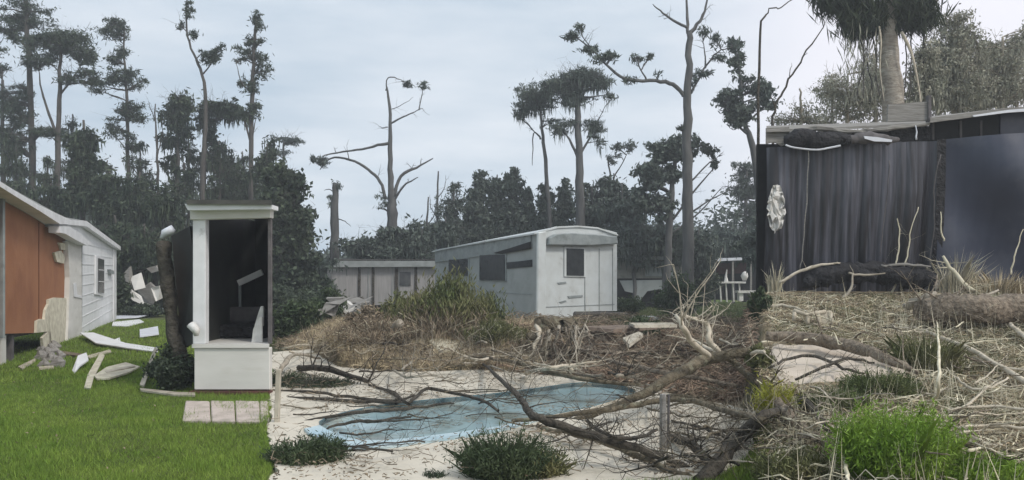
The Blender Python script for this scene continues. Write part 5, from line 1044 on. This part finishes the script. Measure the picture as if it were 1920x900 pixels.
# uprooted stump with its roots
def stump():
    g = G(1040, 690); root = thing('uprooted_stump', g, 'uprooted stump with pale dangling roots before the camper corner', 'stump'); d = g.y
    b = MB(); p = smooth_path([W(1000, 622, d), W(1030, 612, d + .2), W(1066, 610, d + .3), (W(1096, 620, d + .4))], 5, .06); b.tube(p, lerp_r([.06, .14, .16, .05], len(p)), 10, .22).build('stump', 'fallen_bark', root, smooth=True)
    rts = [(1012, 612, 990, 688, .035, 'bleached'), (1034, 618, 1020, 676, .022, 'pale_bark'), (1048, 615, 1052, 686, .024, 'pale_bark'), (1062, 612, 1060, 668, .025, 'log_bark'), (1078, 610, 1094, 668, .022, 'pale_bark'), (1024, 612, 1004, 660, .018, 'log_bark'), (1090, 620, 1118, 650, .018, 'log_bark'), (1070, 608, 1078, 680, .018, 'pale_bark')]
    for _ in range(14):
        x0 = random.uniform(1002, 1100); rts.append((x0, random.uniform(604, 618), x0 + (x0 - 1048) * .4 + random.gauss(0, 8), random.uniform(645, 690), random.uniform(.008, .016), random.choice(['pale_bark', 'log_bark', 'fallen_bark', 'log_bark'])))
    for x0, y0, x1, y1, r, mm in rts:
        p = smooth_path([W(x0, y0, d + .1), W((x0 + x1) / 2 + random.gauss(0, 5), (y0 + y1) / 2, d - random.uniform(.1, .4)), W(x1, y1, d - random.uniform(.2, .5))], 4, .03); b = MB().tube(p, lerp_r([r * 1.4, r, r * .5], len(p)), 6, .2); twigs(b, p, r * .5, 7, .5, 0, -.2, 3); b.build('root', mm, root, smooth=True)
stump()
def plankish(label, pts, m, th=.05, lift=.25, name='loose_board', up=.0):
    return item(name, MB().slab([G(x, y, lift) for x, y in pts], (0, .03, th)), m, label, 'board', 'boards in the litter by the camper')
plankish('large pale tan slab resting on the litter below the bush', [(812, 628), (856, 632), (880, 650), (868, 664), (826, 662), (806, 644)], 'insulation', .05, .1)
plankish('cream board end sticking out right of the stump', [(1168, 640), (1198, 628), (1206, 632), (1180, 652)], 'plank', .06, .3)
plankish('long flat brown board before the grey block', [(1090, 618), (1200, 614), (1240, 617), (1150, 624)], 'brown_plank', .06, .3)
plankish('pale long board lying behind the flat brown board', [(1180, 610), (1262, 610), (1270, 614), (1190, 615)], 'plank', .05, .35)
b = MB()
for _ in range(26):
    c = G(random.uniform(628, 690), random.uniform(584, 606)) + Vector((0, 0, random.uniform(.1, .6))); r = random.uniform(.12, .3)
    v = [c + Vector((random.gauss(0, r), random.gauss(0, r * .5), random.gauss(0, r * .7))) for _ in range(4)]; b.slab(v, (.02, .05, .03))
item('white_rubble', b, 'weathered', 'whitish rubble heap at the left foot of the mobile home', 'rubble')['kind'] = 'stuff'
item('white_sack', MB().tube([W(642, 598, 30), W(644, 584, 30), W(650, 570, 30.1), W(652, 564, 30.1)], [.2, .36, .3, .1], 9, .15), 'white_plastic', 'bulging white sack on the rubble by the mobile home', 'sack', smooth=True)
b = MB()
for x, y, r in ((794, 574, .10), (800, 568, .13), (808, 578, .12), (788, 582, .08), (816, 582, .08)):
    b.tube([W(x, y + 5, 20), W(x, y, 20), W(x + 1, y - 5, 20)], [r * .6, r, r * .4], 7, .25)
item('white_scraps', b, 'white_plastic', 'cluster of white scraps caught in the big olive bush', 'scraps', smooth=True)

# ------------------------------------------------------------ bushes and weeds
def grass_clump(name, label, px, py, w_px, h_px, n, m, wd=.02, lean=.45, cat='weed', group=None, feather=0):
    g = G(px, py); s = g.y / F; r = w_px * s
    a = rng.uniform(0, 2 * np.pi, n); q = rng.random(n) ** .7 * r * .45
    B = np.stack([g.x + np.cos(a) * q, g.y + np.sin(a) * q * .7, np.zeros(n)], 1); B[:, 2] = height(B[:, 0], B[:, 1]) - .01; B[:, 2] = np.where(B[:, 2] < -.4, 0, B[:, 2])
    d = np.stack([np.cos(a) * np.abs(rng.normal(0, lean, n)), np.sin(a) * np.abs(rng.normal(0, lean, n)), np.ones(n)], 1); d /= np.linalg.norm(d, axis=1, keepdims=True)
    L = (h_px * s * (.35 + .75 * rng.random(n) ** 1.8 * (1 - .45 * (q / max(r * .45, 1e-6))))*1.05)[:, None]; sd = np.cross(d, unit(n)); sd /= np.linalg.norm(sd, axis=1, keepdims=True); ww = (wd * rng.uniform(.6, 1.3, n))[:, None]
    mid = B + d * L * .6; tip = B + d * L + np.stack([np.cos(a), np.sin(a), -np.ones(n) * .5], 1) * L * .22 * rng.random((n, 1))
    V = np.stack([B - sd * ww / 2, B + sd * ww / 2, mid + sd * ww * .35, tip, mid - sd * ww * .35], 1).reshape(-1, 3)
    if feather == 0:
        return tag(quads_obj(name, V, 5, m, None, g), label, cat, group)
    root = thing(name, g, label, cat, group); quads_obj('blades', V, 5, m, root)
    k = feather; idx = rng.integers(0, n, k); t = rng.random((k, 1)); C = B[idx] + (tip[idx] - B[idx]) * (.25 + .75 * t) + rng.normal(0, .015, (k, 3))
    quads_obj('leaflets', leaves(C, .05, .010, (0, 0, .8)), 4, m, root); return root
bush('bush', 'big olive green bush in front of the camper side wall', 842, 640, 98, 70, 13000, 'olive_leaf', .14, .028, (0, 0, 1.4), 'pale_bark', stems=80)
bush('bush', 'dry brown brush rising through the big olive bush', 815, 648, 110, 52, 6000, 'brown_litter', .16, .012, (0, 0, 1.6), 'pale_twig', stems=90)
bush('bush', 'dry brown brush pile left of the big olive bush', 705, 650, 90, 32, 5000, 'brown_litter', .16, .012, (0, 0, 1.0), 'pale_twig', stems=70)
bush('bush', 'scraggly olive brush before the camper corner', 930, 655, 60, 34, 4500, 'olive_leaf', .13, .012, (0, 0, 1.0), 'pale_twig', stems=50)
bush('bush', 'smaller olive bush at the left of the big olive bush', 752, 635, 56, 44, 6500, 'olive_leaf', .12, .035, (0, 0, .8), 'pale_bark', stems=30)
bush('bush', 'dim olive bush behind and left of the camper corner', 905, 636, 46, 36, 4500, 'mid_leaf', .12, .04, (0, 0, .6), 'pale_bark', stems=26)
bush('bush', 'dry brown shrub before the mobile home', 690, 628, 50, 30, 4500, 'brown_litter', .12, .03, (0, 0, .5), 'pale_bark', stems=30)
bush('bush', 'dark low shrub at the left end of the brown litter', 555, 640, 60, 42, 6500, 'mid_leaf', .14, .05, (0, 0, .3))
bush('bush', 'dark shrub under the full crowned tree at the left', 535, 600, 70, 50, 8000, 'dark_leaf', .16, .07, (0, 0, .3))
bush('bush', 'weedy shrub at the left end of the mobile home', 612, 612, 40, 40, 4500, 'mid_leaf', .14, .05, (0, 0, .3))
bush('bush', 'green shrub hiding the right end of the dented trailer', 1275, 600, 48, 48, 7000, 'mid_leaf', .13, .05, (0, 0, .5))
bush('bush', 'grey green low shrub at the left of the dented trailer foot', 1180, 598, 40, 26, 4000, 'mid_leaf', .13, .05, (0, 0, .5))
bush('bush', 'dark shrub between the dented trailer and the carport', 1322, 575, 30, 50, 5000, 'dark_leaf', .2, .08, d=42)
bush('bush', 'dark heaped shrub before the grey block', 1205, 640, 56, 24, 5500, 'mid_leaf', .10, .04, (0, 0, .3))
bush('bush', 'dark tangle below the storm stump at the camper foot', 930, 640, 44, 26, 4500, 'brown_litter', .12, .03, (0, 0, .3))
bush('bush', 'scrub on the left shoulder of the tarp bank', 1424, 600, 22, 34, 4500, 'mid_leaf', .10, .04, (0, 0, .5))
bush('bush', 'low scrub on the bank shoulder under the raised trunk', 1424, 700, 24, 30, 3500, 'olive_leaf', .08, .03, (0, 0, .5))
bush('bush', 'low weeds on the bank shoulder beside the dark trunk', 1428, 830, 20, 26, 3000, 'olive_leaf', .06, .02, (0, 0, .5))
grass_clump('weed', 'tall reedy green weed at the front of the deck below the pool', 945, 905, 120, 118, 1500, 'mid_leaf', .012, .5, feather=9000)
grass_clump('weed', 'reedy green weed right of the tall reedy one', 1010, 900, 80, 80, 700, 'olive_leaf', .012, .6, feather=4000)
grass_clump('weed', 'low dark weed mass in the left front corner of the deck', 575, 872, 120, 62, 1400, 'mid_leaf', .012, .9, feather=9000)
grass_clump('weed', 'small dark weed at the front edge of the deck', 816, 905, 30, 30, 200, 'dark_leaf', .012, .5, feather=700)
grass_clump('weed', 'large bright green feathery weed at the front of the right bank', 1680, 905, 150, 165, 2200, 'bright_leaf', .010, .38, feather=26000)
grass_clump('weed', 'bright green weed at the lower right corner of the bank', 1840, 905, 170, 62, 1900, 'bright_leaf', .010, .7, feather=12000)
grass_clump('weed', 'low bright green weed between the two larger bright weeds', 1765, 905, 90, 62, 800, 'bright_leaf', .010, .6, feather=6000)
grass_clump('weed', 'yellow green weed at the left edge of the right bank', 1450, 790, 34, 90, 500, 'yellow_leaf', .014, .35, feather=2500)
grass_clump('weed', 'dark green weed in the lower left corner of the right bank', 1480, 905, 90, 80, 900, 'olive_leaf', .010, .6, feather=6000)
grass_clump('weed', 'dry pale reeds at the left foot of the black tarp', 1452, 548, 26, 70, 130, 'pale_twig', .02, .2)
grass_clump('weed', 'dry pale reeds right of the tarp seam', 1790, 548, 70, 95, 420, 'pale_twig', .018, .45)
grass_clump('weed', 'dry straw tuft before the navy sheet', 1870, 556, 100, 60, 900, 'straw', .016, .7)
grass_clump('weed', 'green tuft on the middle of the right bank', 1560, 770, 120, 50, 1500, 'dull_grass', .010, .8, feather=4000)
grass_clump('weed', 'green tuft behind the large feathery weed', 1650, 740, 120, 60, 1500, 'dull_grass', .010, .7, feather=4000)
grass_clump('weed', 'dull green reeds in the middle right of the bank', 1740, 700, 110, 90, 1200, 'olive_leaf', .012, .4, feather=3000)

# ------------------------------------------------------------ ground litter and grass that nobody could count
def field(name, label, cat, m, n, px, yr, L, wd, kind='blade', lean=.35, mask=None, lift=(.0, .05)):
    u = (rng.uniform(px[0], px[1], n) - CX) / F; y = (yr[0] ** .5 + (yr[1] ** .5 - yr[0] ** .5) * rng.random(n)) ** 2; x = u * y
    if mask is not None:
        k = mask(x, y); x, y = x[k], y[k]
    k = ~inside(DECK, x, y) if kind != 'deck' else ~inside(POOL_BIG, x, y); x, y = x[k], y[k]; n = len(x)
    if kind == 'blade': o = quads_obj(name, ground_tris(n, x, y, L, wd, lean), 3, m)
    else:
        z = height(x, y); z = np.where(z < -.02, .03, z)
        o = quads_obj(name, sticks(np.stack([x, y, z + rng.uniform(lift[0], lift[1], n)], 1), L, wd, zdir=.25 if kind != 'deck' else .05), 4, m)
    tag(o, label, cat, kind='stuff')
cl = lambda s_, c: (lambda x, y: wob(x, y, s_) + rng.normal(0, .25, len(x)) > c)
field('lawn_grass', 'mown bright green lawn grass before the orange house', 'grass', 'grass', 120000, (-60, 500), (5.6, 12.5), .035, .006, lean=.5)
field('lawn_tufts', 'taller uneven tufts in the lawn', 'grass', 'grass', 70000, (-60, 503), (5.6, 14), .07, .007, lean=.4, mask=cl(2.3, .25))
field('lawn_thatch', 'yellowed dead blades and clover in the lawn', 'grass', 'dull_grass', 40000, (-60, 503), (5.6, 15), .04, .008, lean=.7, mask=cl(1.1, .1))
field('back_lawn_grass', 'rougher green grass among the torn boards', 'grass', 'grass', 60000, (-60, 490), (12.5, 30), .06, .014, lean=.5)
field('far_grass', 'green grass far behind the raised trunk', 'grass', 'dull_grass', 30000, (1180, 1425), (22, 46), .10, .03)
field('yard_weeds', 'dull weeds around the camper and mobile home', 'weeds', 'dull_grass', 40000, (500, 1200), (19, 34), .14, .03, mask=cl(.8, -.1))
field('dry_straw', 'dry tan straw piled behind the pool', 'straw', 'straw', 12000, (540, 1080), (13.2, 21), .28, .007, 'stick', lift=(0, .12), mask=cl(.9, -.5))
field('dry_brush', 'dark brown broken brush piled behind the pool', 'brush', 'brown_litter', 16000, (520, 1420), (12.6, 23), .34, .009, 'stick', lift=(0, .2), mask=cl(1.2, -.3))
field('red_litter', 'reddish bark litter at the back of the deck', 'litter', 'red_litter', 16000, (900, 1420), (10.6, 20), .30, .010, 'stick', lift=(0, .12), mask=cl(1.1, -.7))
field('standing_straw', 'standing tan dead grass behind the pool', 'grass', 'straw', 34000, (560, 1010), (13.8, 20), .26, .012, mask=cl(.7, -.2))
field('deck_twigs', 'small dark twigs scattered on the pool deck', 'twigs', 'brown_litter', 900, (512, 1420), (6.6, 13), .16, .004, 'deck', lift=(.06, .075), mask=inside.__get__(DECK) if False else (lambda x, y: inside(DECK, x, y)))
SAND = [(p.x, p.y) for p in (G(*q) for q in [(1400, 655), (1470, 648), (1530, 649), (1590, 658), (1640, 674), (1730, 706), (1650, 722), (1580, 730), (1500, 736), (1400, 734)])]
notsand = lambda x, y: ~(inside(SAND, x, y) & (rng.random(len(x)) > .015))
field('bank_straw', 'tangled pale straw and twigs covering the right bank', 'straw', 'straw', 24000, (1432, 1960), (5.2, 16.2), .17, .0045, 'stick', lift=(0, .03), mask=notsand)
field('bank_twigs', 'bleached twigs littered over the right bank', 'twigs', 'pale_twig', 4200, (1432, 1960), (5.2, 16.2), .26, .0055, 'stick', lift=(0, .07), mask=notsand)
field('bank_brush', 'brown broken twigs littered over the right bank', 'twigs', 'brown_litter', 34000, (1432, 1960), (5.2, 16.2), .15, .005, 'stick', lift=(0, .025), mask=notsand)
field('bank_grass', 'short dull grass growing through the bank litter', 'grass', 'dull_grass', 70000, (1425, 1960), (5.2, 16), .09, .007, mask=lambda x, y: notsand(x, y) & (wob(x, y, 1.4) + rng.normal(0, .3, len(x)) > .0))
field('front_grass', 'green grass at the front right of the deck', 'grass', 'grass', 22000, (980, 1440), (5.8, 7.6), .07, .008)

patch('muddy_patch', [(506, 700), (540, 682), (590, 684), (650, 700), (742, 728), (720, 742), (640, 738), (560, 742), (506, 738)], 'mud', .035)
grass_clump('weed', 'dark mat of weeds on the muddy left rear of the deck', 590, 728, 150, 30, 2200, 'dark_leaf', .012, 1.1, feather=7000)
grass_clump('weed', 'second dark weed mat nearer the left end of the deck', 530, 722, 70, 34, 900, 'mid_leaf', .012, 1.0, feather=3500)

field('bank_stems', 'thin pale dead stems standing on the right bank', 'stems', 'pale_twig', 2600, (1440, 1960), (5.4, 15.5), .42, .010, lean=.22, mask=lambda x, y: notsand(x, y) & (wob(x, y, 1.0) + rng.normal(0, .3, len(x)) > .25))
field('edge_weeds', 'weeds along the left edge of the pool deck', 'weeds', 'grass', 9000, (488, 512), (5.8, 16), .05, .008)
field('litter_weeds', 'sparse green weeds growing in the brown litter', 'weeds', 'mid_leaf', 14000, (520, 1430), (12.8, 22), .16, .014, mask=cl(1.5, .2))

# ------------------------------------------------------------ more storm litter over the pool and deck
def scatter_boughs(n, rx, ry, emax, mats, label, group, r=(.005, .012), L=(60, 190), tw=(5, 12), twL=.4, ang=.35, name='bare_bough'):
    for i in range(n):
        x = random.uniform(*rx); y = random.uniform(*ry); l = random.uniform(*L) * (.4 + (y - 600) / 260); a = random.gauss(0, ang) + (math.pi if random.random() < .5 else 0)
        pts = [(x + math.cos(a) * l * t + random.gauss(0, 3), min(895, max(ry[0] - 8, y + math.sin(a) * l * t * .35 + random.gauss(0, 3))), random.uniform(.03, emax)) for t in (-.5, -.2, .15, .5)]
        r0 = random.uniform(*r)
        path_thing(name, GW(pts), [r0, r0 * .8, r0 * .2], random.choice(mats), label, 'bough', group, tw=random.randint(*tw), twL=twL, n=5, noise=.005)
scatter_boughs(26, (530, 1400), (705, 850), .22, ['dark_bark', 'fallen_bark', 'dark_bark'], 'slender bare bough strewn over the pool and its deck', 'slender boughs strewn over the pool deck', ang=.3)
scatter_boughs(40, (580, 1400), (640, 705), .45, ['log_bark', 'pale_bark', 'fallen_bark', 'dark_bark', 'bleached'], 'bare bough lying in the brown litter behind the pool', 'boughs in the litter behind the pool', r=(.012, .03), L=(70, 200), tw=(8, 16), twL=.7)
scatter_boughs(26, (1180, 1415), (700, 880), .4, ['dark_bark', 'fallen_bark', 'pale_bark'], 'bare bough tangled beneath the raised fallen tree', 'boughs under the raised fallen tree', r=(.006, .014), L=(60, 150), tw=(8, 14), twL=.45, ang=.8)
# leaves and scum floating on the pool
n_ = 5000; xx = rng.uniform(-3, 2, n_); yy = rng.uniform(7.5, 13, n_); kk_ = inside(PS, xx, yy) & (wob(xx, yy, .9) + rng.normal(0, .3, n_) - (xx + 1) * .25 > .25); xx, yy = xx[kk_], yy[kk_]
V = leaves(np.stack([xx, yy, np.full(len(xx), -.008)], 1), .06, .03); V[:, 2] = -.012 + (V[:, 2] + .008) * .12
tag(quads_obj('floating_leaves', V, 4, 'brown_litter'), 'dead leaves and scum floating on the pool', 'leaves', kind='stuff')
n_ = 500; xx = rng.uniform(-9, -2.8, n_); yy = rng.uniform(6, 14, n_); kk_ = (xx / yy < -.29); xx, yy = xx[kk_], yy[kk_]
tag(quads_obj('fallen_leaves', leaves(np.stack([xx, yy, np.full(len(xx), .03)], 1), .035, .015), 4, 'brown_litter'), 'dry leaves scattered on the green lawn', 'leaves', kind='stuff')
field('deck_leaves', 'dry leaf litter blown over the pool deck', 'leaves', 'brown_litter', 7000, (500, 1432), (6.2, 14), .035, .006, 'deck', lift=(.03, .05), mask=lambda x, y: inside(DECK, x, y) & (wob(x, y, 1.1) + rng.normal(0, .35, len(x)) > .35))

# ------------------------------------------------------------ the hazy air
def haze():
    b = MB().box((-110, -20, -2.2), (110, 92, 26)); m = bpy.data.materials.new('haze'); m.use_nodes = True; t = m.node_tree; t.nodes.clear()
    o_ = N(t, 'ShaderNodeOutputMaterial'); v = N(t, 'ShaderNodeVolumePrincipled'); v.inputs['Color'].default_value = (.88, .93, .97, 1); v.inputs['Density'].default_value = .0028; v.inputs['Anisotropy'].default_value = .2
    t.links.new(v.outputs[0], o_.inputs['Volume']); tag(b.build('haze', m, origin=Vector((0, 0, 0))), kind='stuff')
haze()
